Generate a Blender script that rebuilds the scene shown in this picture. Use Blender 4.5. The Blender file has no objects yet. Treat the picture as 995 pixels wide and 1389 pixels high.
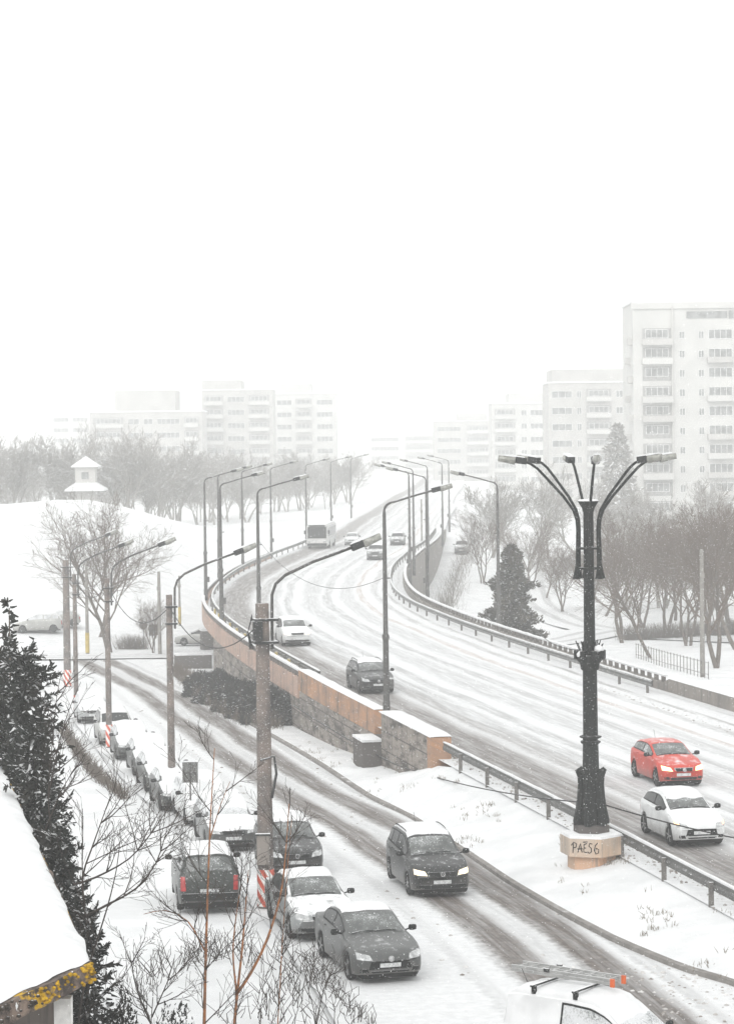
import bpy, bmesh, math, random
from mathutils import Vector, Matrix, noise
from mathutils.bvhtree import BVHTree

# ------------------------------------------------------------------ camera, world, sun, exposure
scene = bpy.context.scene
COL = scene.collection
PI = math.pi
IMG_W, IMG_H, FPX, CAM_Z = 995.0, 1389.0, 3300.0, 13.2
PITCH, ROLL = math.atan(94.5 / FPX), math.radians(0.7)
cam_data = bpy.data.cameras.new('camera')
cam = bpy.data.objects.new('camera', cam_data)
COL.objects.link(cam)
CAM_R = Matrix.Rotation(PI / 2 - PITCH, 3, 'X') @ Matrix.Rotation(-ROLL, 3, 'Z')
cam.matrix_world = Matrix.Translation((0, 0, CAM_Z)) @ CAM_R.to_4x4()
cam_data.sensor_fit = 'VERTICAL'
cam_data.sensor_height = 36
cam_data.lens = 36 * FPX / IMG_H
cam_data.clip_start, cam_data.clip_end = 0.5, 4000
scene.camera = cam

world = bpy.data.worlds.new('World')
scene.world = world
world.use_nodes = True
wn, wl = world.node_tree.nodes, world.node_tree.links
wn.clear()
sky = wn.new('ShaderNodeTexSky')
sky.sky_type = 'NISHITA'
sky.sun_disc = False
sky.sun_elevation = math.radians(38)
sky.sun_rotation = math.radians(200)
sky.dust_density = 4.0
desat = wn.new('ShaderNodeHueSaturation')          # overcast: the blue is lost in the cloud layer
desat.inputs['Saturation'].default_value = 0.06
cloud = wn.new('ShaderNodeMixRGB')
cloud.inputs[0].default_value = 0.75
cloud.inputs[2].default_value = (8.4, 8.5, 8.45, 1)  # even white cloud deck
bg = wn.new('ShaderNodeBackground')
bg.inputs[1].default_value = 0.13
wo = wn.new('ShaderNodeOutputWorld')
wl.new(sky.outputs[0], desat.inputs['Color'])
wl.new(desat.outputs[0], cloud.inputs[1])
wl.new(cloud.outputs[0], bg.inputs[0])
wl.new(bg.outputs[0], wo.inputs[0])

sun_d = bpy.data.lights.new('sun', 'SUN')
sun_d.energy = 0.7
sun_d.angle = math.radians(40)
sun_d.color = (1, 0.985, 0.96)
sun = bpy.data.objects.new('sun', sun_d)
COL.objects.link(sun)
sun.rotation_euler = (math.radians(52), 0, math.radians(-20))

scene.view_settings.view_transform = 'Standard'
scene.view_settings.look = 'None'
scene.view_settings.gamma = 1
scene.view_settings.use_curve_mapping = False
scene.view_settings.exposure = 0.50
scene.render.engine = 'CYCLES'
cy = scene.cycles
cy.max_bounces = 8
cy.diffuse_bounces = 3
cy.glossy_bounces = 2
cy.transmission_bounces = 3
cy.volume_bounces = 3
cy.transparent_max_bounces = 6
cy.use_denoising = True
try:
    cy.denoiser = 'OPENIMAGEDENOISE'
    cy.denoising_prefilter = 'ACCURATE'
except Exception:
    pass
HAZE_DENSITY = 0.0012

# ------------------------------------------------------------------ pixel -> world helpers (photo measurements)
def ray(px, py):
    return CAM_R @ Vector(((px - 497.5) / FPX, -(py - 694.5) / FPX, -1))
def on_z(px, py, z):
    d = ray(px, py)
    return Vector((0, 0, CAM_Z)) + d * ((z - CAM_Z) / d.z)
def at(px, py, Y):
    d = ray(px, py)
    return Vector((0, 0, CAM_Z)) + d * (Y / d.y)
def sstep(a, b, x):
    t = min(1, max(0, (x - a) / (b - a)))
    return t * t * (3 - 2 * t)
def z_low(Y):
    return -0.027 * (min(max(Y, 65), 206) - 65)
def z_ground(X, Y):
    z = z_low(Y)
    z += 4.2 * sstep(245, 340, Y) * (1 - .75 * sstep(18, 48, abs(X - .045 * (Y - 300))))   # road embankment
    z += 9.5 * sstep(14, 38, -X) * sstep(200, 262, Y) * (1 - .8 * sstep(290, 390, Y))        # snowy knoll on the left
    z += 2.5 * sstep(30, 90, X) * sstep(230, 340, Y)
    return z
def on_ground(px, py):
    z = 0
    for _ in range(40):
        p = on_z(px, py, z)
        z = 0.5 * z + 0.5 * z_ground(p.x, p.y)
    return p
DECK = 0.7

# ------------------------------------------------------------------ material helpers
def new_mat(name):
    m = bpy.data.materials.new(name)
    m.use_nodes = True
    nt = m.node_tree
    return m, nt.nodes, nt.links, nt.nodes['Principled BSDF']
def nmath(N, L, op, a, b=None, c=None, clamp=False):
    n = N.new('ShaderNodeMath'); n.operation = op; n.use_clamp = clamp
    for i, v in enumerate((a, b, c)):
        if v is None: continue
        if isinstance(v, (int, float)): n.inputs[i].default_value = v
        else: L.new(v, n.inputs[i])
    return n.outputs[0]
def nrange(N, L, v, a, b, c=0.0, d=1.0):
    n = N.new('ShaderNodeMapRange'); n.interpolation_type = 'SMOOTHSTEP'
    L.new(v, n.inputs[0])
    for i, x in enumerate((a, b, c, d)): n.inputs[1 + i].default_value = x
    return n.outputs[0]
def nnoise(N, L, scale, detail=4, vec=None, rough=0.55):
    n = N.new('ShaderNodeTexNoise'); n.inputs['Scale'].default_value = scale
    n.inputs['Detail'].default_value = detail; n.inputs['Roughness'].default_value = rough
    if vec is None:
        t = N.new('ShaderNodeTexCoord'); vec = t.outputs['Object']
    L.new(vec, n.inputs['Vector'])
    return n.outputs['Fac']
def nmix(N, L, f, a, b):
    n = N.new('ShaderNodeMixRGB')
    for i, v in enumerate((f, a, b)):
        if isinstance(v, (int, float)): n.inputs[i].default_value = v
        elif isinstance(v, (tuple, list)): n.inputs[i].default_value = (*v[:3], 1)
        else: L.new(v, n.inputs[i])
    return n.outputs[0]
def nmap(N, L, scale, coord='Object'):
    t = N.new('ShaderNodeTexCoord'); m = N.new('ShaderNodeMapping')
    m.inputs['Scale'].default_value = scale
    L.new(t.outputs[coord], m.inputs['Vector'])
    return m.outputs[0]
def nbump(N, L, bsdf, h, strength=0.4, dist=0.05):
    b = N.new('ShaderNodeBump'); b.inputs['Strength'].default_value = strength; b.inputs['Distance'].default_value = dist
    L.new(h, b.inputs['Height']); L.new(b.outputs[0], bsdf.inputs['Normal'])
SNOW = (0.72, 0.725, 0.73)
def snow_factor(N, L, lo, hi, scale=6, amp=0.7, sides=0.0):
    """snow that settled on the faces that look up, with a noisy edge (sides: blown flecks everywhere)"""
    g = N.new('ShaderNodeNewGeometry'); s = N.new('ShaderNodeSeparateXYZ')
    L.new(g.outputs['Normal'], s.inputs[0])
    n = nnoise(N, L, scale, 5)
    v = nmath(N, L, 'MULTIPLY_ADD', nmath(N, L, 'SUBTRACT', n, 0.5), amp, s.outputs[2])
    f = nrange(N, L, v, lo, hi)
    if sides > 0:
        n2 = nnoise(N, L, scale * 4, 3, rough=0.7)
        f2 = nrange(N, L, n2, 0.66 - 0.22 * sides, 0.78 - 0.15 * sides)
        f = nmath(N, L, 'MAXIMUM', f, f2)
    return f
MATS = {}
def mat(name, col, rough=0.7, metal=0.0, snow=None, var=0.25, vscale=3.0, sides=0.0, col2=None, sscale=6, amp=0.7, coat=0, bump=0):
    if name in MATS: return MATS[name]
    m, N, L, b = new_mat(name)
    col2 = col2 or tuple(c * (1 - var) for c in col)
    f = nrange(N, L, nnoise(N, L, vscale, 5), 0.35, 0.65)
    c = nmix(N, L, f, col, col2)
    b.inputs['Roughness'].default_value = rough
    b.inputs['Metallic'].default_value = metal
    b.inputs['Specular IOR Level'].default_value = 0.12 if rough > 0.5 else 0.4
    if coat: b.inputs['Coat Weight'].default_value = coat
    if snow:
        sf = snow_factor(N, L, snow[0], snow[1], sscale, amp, sides)
        c = nmix(N, L, sf, c, SNOW)
        L.new(nrange(N, L, sf, 0, 1, rough, 0.85), b.inputs['Roughness'])
        if metal: L.new(nrange(N, L, sf, 0, 1, metal, 0.0), b.inputs['Metallic'])
    if bump: nbump(N, L, b, nnoise(N, L, vscale * 6, 5), bump)
    L.new(c, b.inputs['Base Color'])
    MATS[name] = m
    return m
def emit_mat(name, col, strength):
    if name in MATS: return MATS[name]
    m, N, L, b = new_mat(name)
    b.inputs['Base Color'].default_value = (0.6, 0.55, 0.45, 1)
    b.inputs['Emission Color'].default_value = (*col, 1)
    n = nnoise(N, L, 9.0, 2)
    L.new(nrange(N, L, n, 0.3, 0.7, strength * 0.6, strength * 1.2), b.inputs['Emission Strength'])
    MATS[name] = m
    return m

# ------------------------------------------------------------------ mesh builder
class MB:
    def __init__(s):
        s.v, s.f, s.mi, s.uv = [], [], [], {}
    def add(s, verts, faces, mi=0):
        o = len(s.v)
        s.v += [tuple(v) for v in verts]
        s.f += [tuple(i + o for i in f) for f in faces]
        s.mi += [mi] * len(faces)
        return o
    def box(s, c, d, rz=0.0, mi=0, M=None):
        x, y, z = d[0] / 2, d[1] / 2, d[2] / 2
        vs = [Vector(p) for p in ((-x,-y,-z),(x,-y,-z),(x,y,-z),(-x,y,-z),(-x,-y,z),(x,-y,z),(x,y,z),(-x,y,z))]
        R = M if M is not None else Matrix.Rotation(rz, 3, 'Z')
        s.add([R @ v + Vector(c) for v in vs], [(3,2,1,0),(4,5,6,7),(0,1,5,4),(1,2,6,5),(2,3,7,6),(3,0,4,7)], mi)
        return s
    def tube(s, pts, radii, n=6, mi=0, cap=True):
        pts = [Vector(p) for p in pts]
        if isinstance(radii, (int, float)): radii = [radii] * len(pts)
        rings = []
        up = Vector((0, 0, 1))
        for i, p in enumerate(pts):
            t = (pts[min(i + 1, len(pts) - 1)] - pts[max(i - 1, 0)])
            t = t.normalized() if t.length > 1e-9 else up
            a = t.cross(Vector((0.31, 0.87, 0.37)))
            if a.length < 0.05: a = t.cross(Vector((1, 0, 0)))
            a.normalize(); b = t.cross(a)
            rings.append([p + (a * math.cos(2 * PI * k / n) + b * math.sin(2 * PI * k / n)) * radii[i] for k in range(n)])
        vs = [v for r in rings for v in r]; fs = []
        for i in range(len(pts) - 1):
            for k in range(n):
                fs.append((i * n + k, i * n + (k + 1) % n, (i + 1) * n + (k + 1) % n, (i + 1) * n + k))
        if cap and n > 3:
            fs.append(tuple(range(n - 1, -1, -1))); fs.append(tuple((len(pts) - 1) * n + k for k in range(n)))
        s.add(vs, fs, mi)
        return s
    def lathe(s, prof, c=(0, 0, 0), n=16, mi=0, rot=0.0, M=None):
        vs, fs = [], []
        for r, z in prof:
            for k in range(n):
                a = rot + 2 * PI * k / n
                v = Vector((r * math.cos(a), r * math.sin(a), z))
                if M is not None: v = M @ v
                vs.append(v + Vector(c))
        for i in range(len(prof) - 1):
            for k in range(n):
                fs.append((i * n + k, i * n + (k + 1) % n, (i + 1) * n + (k + 1) % n, (i + 1) * n + k))
        fs.append(tuple(range(n - 1, -1, -1))); fs.append(tuple((len(prof) - 1) * n + k for k in range(n)))
        s.add(vs, fs, mi)
        return s
    def grid(s, rows, mi=0, uvs=None, flip=False):
        nr, nc = len(rows), len(rows[0])
        fs = []
        for i in range(nr - 1):
            for j in range(nc - 1):
                q = (i * nc + j, i * nc + j + 1, (i + 1) * nc + j + 1, (i + 1) * nc + j)
                fs.append(q[::-1] if flip else q)
        o = s.add([p for r in rows for p in r], fs, mi)
        if uvs:
            for i in range(nr):
                for j in range(nc): s.uv[o + i * nc + j] = uvs[i][j]
        return s
    def build(s, name, mats, parent=None, smooth=False, angle=None):
        me = bpy.data.meshes.new(name)
        me.from_pydata(s.v, [], s.f)
        if not isinstance(mats, (list, tuple)): mats = [mats]
        for m in mats: me.materials.append(m)
        if len(mats) > 1: me.polygons.foreach_set('material_index', s.mi)
        if s.uv:
            ul = me.uv_layers.new(name='uv')
            li = [0] * len(me.loops); me.loops.foreach_get('vertex_index', li)
            buf = []
            for i in li: buf += list(s.uv.get(i, (0, 0)))
            ul.data.foreach_set('uv', buf)
        if smooth or angle:
            me.polygons.foreach_set('use_smooth', [True] * len(me.polygons))
            if angle: me.set_sharp_from_angle(angle=math.radians(angle))
        me.update()
        o = bpy.data.objects.new(name, me)
        COL.objects.link(o)
        if parent: o.parent = parent
        return o
def tag(o, label=None, cat=None, group=None, kind=None):
    if label: o['label'] = label
    if cat: o['category'] = cat
    if group: o['group'] = group
    if kind: o['kind'] = kind
    return o
def thing(name, label, cat, loc=(0, 0, 0), rz=0.0, group=None):
    o = bpy.data.objects.new(name, None)
    o.empty_display_size = 0.3
    COL.objects.link(o)
    o.location = loc; o.rotation_euler = (0, 0, rz)
    return tag(o, label, cat, group)
def copy_tree(o, parent=None):
    c = o.copy(); COL.objects.link(c)
    if parent: c.parent = parent
    for ch in [x for x in bpy.data.objects if x.parent == o]: copy_tree(ch, c)
    return c
def catmull(pts, step=1.0):
    pts = [Vector((*p, 0)) if len(p) == 2 else Vector(p) for p in pts]
    P = [pts[0] * 2 - pts[1]] + pts + [pts[-1] * 2 - pts[-2]]
    out = []
    for i in range(1, len(P) - 2):
        a, b, c, d = P[i - 1:i + 3]
        n = max(1, int((c - b).length / step))
        for k in range(n):
            t = k / n
            out.append(0.5 * ((2 * b) + (c - a) * t + (2 * a - 5 * b + 4 * c - d) * t * t + (3 * b - a - 3 * c + d) * t ** 3))
    out.append(pts[-1].copy())
    return out
def fbm(x, y, sc=1.0):
    return noise.noise(Vector((x * sc, y * sc, 3.7))) + 0.5 * noise.noise(Vector((x * sc * 2.1, y * sc * 2.1, 9.1)))

# ------------------------------------------------------------------ ground and road materials
def mat_snow_ground():
    m, N, L, b = new_mat('snow ground')
    n1 = nnoise(N, L, 0.6, 6); n2 = nnoise(N, L, 7.0, 4, rough=0.7); n3 = nnoise(N, L, 0.11, 3)
    c = nmix(N, L, nrange(N, L, n1, 0.3, 0.7), (0.71, 0.715, 0.72), (0.60, 0.607, 0.612))
    f = nmath(N, L, 'MULTIPLY', nrange(N, L, n2, 0.66, 0.74), nrange(N, L, n3, 0.5, 0.62))
    c = nmix(N, L, f, c, (0.23, 0.2, 0.17))
    L.new(c, b.inputs['Base Color']); b.inputs['Roughness'].default_value = 0.9
    nbump(N, L, b, nnoise(N, L, 2.5, 6), 0.35, 0.12)
    return m
def mat_tracks(name, tracks, dark, slush, patch=0.5):
    """snowy asphalt: uv = (metres across, metres along); tracks = (centre, half width, strength, dark?)"""
    m, N, L, b = new_mat(name)
    t = N.new('ShaderNodeUVMap'); sep = N.new('ShaderNodeSeparateXYZ'); L.new(t.outputs[0], sep.inputs[0])
    mp = N.new('ShaderNodeMapping'); mp.inputs['Scale'].default_value = (0.25, 0.05, 1); L.new(t.outputs[0], mp.inputs[0])
    wob = nnoise(N, L, 1.0, 3, mp.outputs[0])
    mp2 = N.new('ShaderNodeMapping'); mp2.inputs['Scale'].default_value = (5.0, 0.22, 1); L.new(t.outputs[0], mp2.inputs[0])
    streak = nnoise(N, L, 1.0, 6, mp2.outputs[0], 0.65)
    fine = nnoise(N, L, 3.5, 6, t.outputs[0], 0.7)
    u = nmath(N, L, 'MULTIPLY_ADD', nmath(N, L, 'SUBTRACT', wob, 0.5), 1.3, sep.outputs[0])
    u = nmath(N, L, 'MULTIPLY_ADD', nmath(N, L, 'SUBTRACT', fine, 0.5), 0.5, u)
    c = nmix(N, L, nrange(N, L, fine, 0.3, 0.7), (0.68, 0.685, 0.69), (0.57, 0.575, 0.58))
    fd = None
    for tr_ in tracks:
        cc, w, st, col = tr_[:4]; pat = tr_[4] if len(tr_) > 4 else patch
        d = nmath(N, L, 'ABSOLUTE', nmath(N, L, 'SUBTRACT', u, cc))
        f = nrange(N, L, d, w, w * 0.35, 0.0, st)
        k = nrange(N, L, streak, 0.32, 0.62, 1.0 - pat, 1.0)
        f = nmath(N, L, 'MULTIPLY', f, k)
        tint = nmix(N, L, nrange(N, L, fine, 0.35, 0.6), col, tuple(0.55 * x for x in col))
        c = nmix(N, L, f, c, tint)
    spk = nnoise(N, L, 9.0, 3, t.outputs[0], 0.7)
    c = nmix(N, L, nmath(N, L, 'MULTIPLY', nrange(N, L, spk, 0.66, 0.74), nrange(N, L, wob, 0.42, 0.6, 0, .8)), c, (0.25, 0.22, 0.2))
    L.new(c, b.inputs['Base Color'])
    b.inputs['Roughness'].default_value = 0.75
    nbump(N, L, b, nmath(N, L, 'ADD', fine, streak), 0.25, 0.04)
    return m
M_SNOWG = mat_snow_ground()
def mat_pure_snow():
    m, N, L, b = new_mat('fresh snow')
    c = nmix(N, L, nrange(N, L, nnoise(N, L, 2.0, 5), 0.3, 0.7), (0.72, 0.723, 0.726), (0.62, 0.625, 0.63))
    L.new(c, b.inputs['Base Color']); b.inputs['Roughness'].default_value = 0.9
    nbump(N, L, b, nnoise(N, L, 9.0, 5), 0.25, 0.03)
    return m
M_SNOW = mat_pure_snow()

# ------------------------------------------------------------------ terrain
def build_ground():
    xs, ys = [], []
    x = -420.0
    while x < 421: xs.append(x); x += 3 if abs(x) < 70 else 14
    y = -120.0
    while y < 1081: ys.append(y); y += 2.5 if 30 < y < 350 else 15
    rows = []
    for yy in ys:
        rows.append([(xx, yy, z_ground(xx, yy) - 0.06 + (0.10 * fbm(xx, yy, 0.13) if abs(xx) < 400 else 0)) for xx in xs])
    o = MB().grid(rows).build('ground', M_SNOWG, smooth=True)
    tag(o, 'snow covered ground on both sides of the roads', None, None, 'structure')
build_ground()

# flyover centre line (measured), offset curves
CL = [(23, 33), (16.8, 64), (13.7, 79.3), (10.0, 97), (4.0, 126.5), (-2.1, 161), (-5.3, 190.3), (-5.4, 225.5), (-3.3, 260), (-0.6, 292), (2.0, 338), (4.3, 390), (7.5, 450), (12, 550), (20, 700), (28, 900)]
CLP = catmull(CL, 1.5)
CLT, CLS = [], [0.0]
for i, p in enumerate(CLP):
    t = (CLP[min(i + 1, len(CLP) - 1)] - CLP[max(i - 1, 0)]).normalized()
    CLT.append(t)
    if i: CLS.append(CLS[-1] + (p - CLP[i - 1]).length)
def deck_pt(i, s, z=DECK):
    t = CLT[i]
    return Vector((CLP[i].x + t.y * s, CLP[i].y - t.x * s, z))
def deck_idx(Y, s=0.0):
    return min(range(len(CLP)), key=lambda i: abs(deck_pt(i, s).y - Y))
def edge_at(Y, s, z=DECK):
    """exact point of the offset curve at a given depth"""
    i = deck_idx(Y, s)
    a = deck_pt(i, s, z)
    j = i + 1 if a.y < Y else i - 1
    j = max(0, min(len(CLP) - 1, j))
    b = deck_pt(j, s, z)
    if abs(b.y - a.y) < 1e-6: return a
    k = (Y - a.y) / (b.y - a.y)
    return a.lerp(b, k)
def deck_dir(Y, s=0.0):
    return CLT[deck_idx(Y, s)]
GREY_T = (0.165, 0.16, 0.154)
BROWN_T = (0.125, 0.10, 0.085)
RUST_T = (0.40, 0.27, 0.20)
M_DECK = mat_tracks('snowy flyover road', [
    (-5.2, 1.9, 0.9, BROWN_T, .4), (-3.1, 0.6, 0.6, BROWN_T, .6), (-2.3, 0.75, 0.45, GREY_T), (-1.1, 0.5, 0.5, GREY_T),
    (0.9, 1.1, 0.38, GREY_T), (2.3, 0.5, 0.5, GREY_T), (3.9, 0.9, 0.36, GREY_T), (5.0, 0.28, 0.5, RUST_T), (6.3, 0.4, 0.4, BROWN_T)], None, None, 0.85)
def build_deck():
    rows, uvs = [], []
    ss = [-7.5 + 15.4 * k / 22 for k in range(23)]
    for i in range(len(CLP)):
        rows.append([deck_pt(i, s, DECK + 0.012 * math.sin(s * 1.7 + i * .07)) for s in ss])
        uvs.append([(s, CLS[i]) for s in ss])
    o = MB().grid(rows, 0, uvs, flip=True).build('flyover_road', M_DECK, smooth=True)
    tag(o, 'wide snowy flyover road with grey tyre tracks', None, None, 'structure')
build_deck()

# lower street: centre line = between the two tyre tracks
def interp(pts, Y):
    if Y <= pts[0][1]:
        a, b = pts[0], pts[1]
    elif Y >= pts[-1][1]:
        a, b = pts[-2], pts[-1]
    else:
        for a, b in zip(pts, pts[1:]):
            if a[1] <= Y <= b[1]: break
    k = (Y - a[1]) / (b[1] - a[1])
    return a[0] + (b[0] - a[0]) * k
LOW = [(7.6, 42), (5.55, 56), (4.9, 60), (3.1, 70), (0.0, 86), (-3.2, 100), (-6.0, 114), (-12.0, 145), (-16.4, 166), (-21, 186)]
LOWP = catmull(LOW, 1.2)
KERB = [(9.6, 56), (8.6, 58.4), (7.86, 59.6), (7.03, 61.6), (5.86, 65.2), (4.33, 72.5), (3.28, 78.7), (1.55, 88.8), (-0.07, 95.7), (-2.75, 110.7), (-8.55, 140.3), (-14.2, 172)]
M_LOW = mat_tracks('snowy street', [(-0.95, 0.85, 1.0, BROWN_T, .3), (1.0, 0.85, 1.0, BROWN_T, .3), (0.0, 0.35, 0.3, GREY_T), (2.1, 0.3, 0.3, GREY_T), (-2.4, 0.3, 0.18, GREY_T)], None, None, 0.55)
def build_low():
    rows, uvs = [], []
    ss = [-6.5 + 10.0 * k / 16 for k in range(17)]
    L_ = 0
    for i, p in enumerate(LOWP):
        t = (LOWP[min(i + 1, len(LOWP) - 1)] - LOWP[max(i - 1, 0)]).normalized()
        if i: L_ += (p - LOWP[i - 1]).length
        row = []
        for s in ss:
            x, y = p.x + t.y * s, p.y - t.x * s
            row.append((x, y, z_low(y) + 0.035 + (0.008 * fbm(x, y, 1.2))))
        rows.append(row); uvs.append([(s, L_) for s in ss])
    o = MB().grid(rows, 0, uvs, flip=True).build('lower_street', M_LOW, smooth=True)
    tag(o, 'snowy lower street with two dark wheel tracks', None, None, 'structure')
build_low()
EDGE_Z = [(0.715, 40), (0.70, 93), (0.45, 95.4), (-0.55, 101), (-1.35, 116), (-1.72, 127), (-2.3, 150), (-2.7, 170), (-3.0, 185)]
def verge_z(Y, k):
    x0, z0, z1 = 0, z_low(Y) + 0.13, interp(EDGE_Z, Y)
    e = k ** 0.85
    return z0 + (z1 - z0) * e
def build_verge():
    rows = []
    Y = 57.2
    while Y < 172:
        kx = interp(KERB, Y); e = edge_at(Y, -7.52 + .25 * (Y < 93))
        row = []
        for j in range(15):
            k = j / 14
            X = kx + (e.x - kx) * k
            w = math.sin(PI * k)
            row.append((X, Y, verge_z(Y, k) + w * (0.09 * fbm(X, Y, 0.45) + 0.05 * fbm(X, Y, 1.9))))
        rows.append(row); Y += 0.5
    o = MB().grid(rows, flip=False).build('verge', M_SNOWG, smooth=True)
    tag(o, 'snow bank between the lower street and the flyover', None, None, 'structure')
build_verge()
M_KERB = mat('kerb stone', (0.25, 0.235, 0.22), 0.85, snow=(1.05, 1.35), amp=1.2, sscale=0.7)
def build_kerb():
    mb = MB()
    pts = catmull(KERB, 1.0)
    rows = []
    for i, p in enumerate(pts):
        t = (pts[min(i + 1, len(pts) - 1)] - pts[max(i - 1, 0)]).normalized()
        n = Vector((t.y, -t.x, 0))            # towards the verge (right) for growing Y
        z = z_low(p.y)
        rows.append([p + Vector((0, 0, z - 0.05)) - n * 0.10, p + Vector((0, 0, z + 0.15)) - n * 0.09,
                     p + Vector((0, 0, z + 0.165)) + n * 0.08, p + Vector((0, 0, z - 0.05)) + n * 0.09])
    mb.grid(rows)
    tag(mb.build('kerb', M_KERB), 'low grey kerb edging the snow bank', None, None, 'structure')
build_kerb()
# deck shoulder right (snow walkway between rail and parapet), slab sides
M_SHOULDER = mat_tracks('snowy walkway', [(7.15, 0.22, 0.55, BROWN_T), (8.2, 0.15, 0.25, BROWN_T)], None, None, 0.95)
def build_walk():
    rows, uvs = [], []
    for i in range(len(CLP)):
        if CLP[i].y > 480: break
        ss = [6.75, 6.8, 7.2, 7.6, 8.2, 8.75]
        hz = [-0.02, 0.1, 0.13, 0.15, 0.15, 0.17]
        rows.append([deck_pt(i, s, DECK + h + 0.03 * noise.noise(Vector((s, CLS[i] * .6, 0)))) for s, h in zip(ss, hz)])
        uvs.append([(s, CLS[i]) for s in ss])
    tag(MB().grid(rows, 0, uvs, flip=True).build('walkway', M_SHOULDER, smooth=True), 'raised snowy walkway along the far side of the flyover', None, None, 'structure')
    rows, uvs = [], []
    for i in range(len(CLP)):
        if CLP[i].y < 118 or CLP[i].y > 480: continue
        ss = [-7.2, -6.75, -6.65]
        hz = [0.15, 0.13, -0.02]
        rows.append([deck_pt(i, s, DECK + h) for s, h in zip(ss, hz)])
        uvs.append([(8.5, CLS[i]) for s in ss])
    tag(MB().grid(rows, 0, uvs, flip=True).build('walkway', M_SHOULDER, smooth=True), 'narrow snowy walkway beside the pink parapet', None, None, 'structure')
build_walk()
M_SIDE = mat_tracks('snowy side road', [(-1.0, 0.6, 0.5, GREY_T), (1.0, 0.6, 0.5, GREY_T)], None, None, 0.6)
def ground_ribbon(name, label, px, half, m, lift=0.05, pts=None):
    P = catmull(pts or [on_ground(*q).to_2d() for q in px], 2.5)
    rows, uvs, Ls = [], [], 0
    for i, p in enumerate(P):
        t = (P[min(i + 1, len(P) - 1)] - P[max(i - 1, 0)]).normalized()
        if i: Ls += (p - P[i - 1]).length
        row = []
        for k in range(9):
            s = half * (k / 4 - 1)
            x, y = p.x + t.y * s, p.y - t.x * s
            row.append((x, y, z_ground(x, y) + lift))
        rows.append(row); uvs.append([(half * (k / 4 - 1), Ls) for k in range(9)])
    tag(MB().grid(rows, 0, uvs, flip=True).build(name, m, smooth=True), label, None, None, 'structure')
ground_ribbon('side_road', 'snowy side road winding past the trees on the right', None, 3.0, M_SIDE, pts=[(14, 420), (17, 360), (19, 300), (18, 262), (18.5, 235), (21, 218), (27, 207), (36, 200), (60, 196)])
ground_ribbon('cross_street', 'snowy cross street at the end of the lower street', None, 3.2, M_SIDE, 0.055, pts=[(-90, 200), (-50, 194), (-26, 191), (-15.6, 191), (-4, 192), (10, 196), (21, 216)])

# slush lumps pushed aside by the traffic, and grass tips on the bank
def slush():
    rng = random.Random(12); mb = MB()
    def lump(x, y, z, s):
        k = rng.randrange(5, 8); ph = rng.random() * 6
        mb.lathe([(s * .9, -.02), (s * rng.uniform(.8, 1.1), s * .25), (s * .5, s * rng.uniform(.4, .7)), (.01, s * rng.uniform(.5, .8))], (x, y, z), k, rot=ph)
    for _ in range(1300):
        i = rng.randrange(len(LOWP) - 1); p = LOWP[i].lerp(LOWP[i + 1], rng.random()); t = (LOWP[i + 1] - LOWP[i]).normalized()
        s = rng.choice((-2.0, 0.0, 1.95, 2.2, -2.6)) + rng.gauss(0, .28)
        x, y = p.x + t.y * s, p.y - t.x * s
        if y > 140 or noise.noise(Vector((x * .6, y * .25, 7))) < -.05: continue
        lump(x, y, z_low(y) + .025, .012 + .07 * rng.random() ** 3)
    for _ in range(1500):
        x, y = rng.uniform(5.0, 10.5), rng.uniform(50, 60.5)
        if x < interp(LOW, y) + .9: continue
        lump(x, y, z_low(y) + .02, .012 + .06 * rng.random() ** 2.5)
    for _ in range(1400):
        Y = rng.uniform(60, 125); s = rng.choice((-7.0, -6.6, 6.7)) + rng.gauss(0, .2); p = edge_at(Y, s)
        lump(p.x, p.y, DECK + .01, .012 + .06 * rng.random() ** 2.5)
    tag(mb.build('slush', mat('dirty slush', (.62, .61, .60), .9, var=.7, vscale=1.5, col2=(.20, .175, .155)), smooth=True), 'lumps of dirty slush thrown up along the wheel tracks', None, None, 'stuff')
    mb = MB()
    for _ in range(420):
        Y = rng.uniform(58, 118); k = rng.random()
        if noise.noise(Vector((Y * .35, k * 3, 2))) < .12: continue
        kx = interp(KERB, Y); e = edge_at(Y, -7.4); x = kx + (e.x - kx) * k
        z = verge_z(Y, k)
        for q in range(rng.randrange(3, 9)):
            b = Vector((x + rng.gauss(0, .09), Y + rng.gauss(0, .09), z - .03))
            mb.tube([b, b + Vector((rng.gauss(0, .05), rng.gauss(0, .05), rng.uniform(.06, .17)))], [.009, .004], 3, cap=False)
    tag(mb.build('grass_tips', mat('dry grass', (.20, .165, .12), .9)), 'dry grass tips poking through the snow bank', None, None, 'stuff')
slush()

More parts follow.
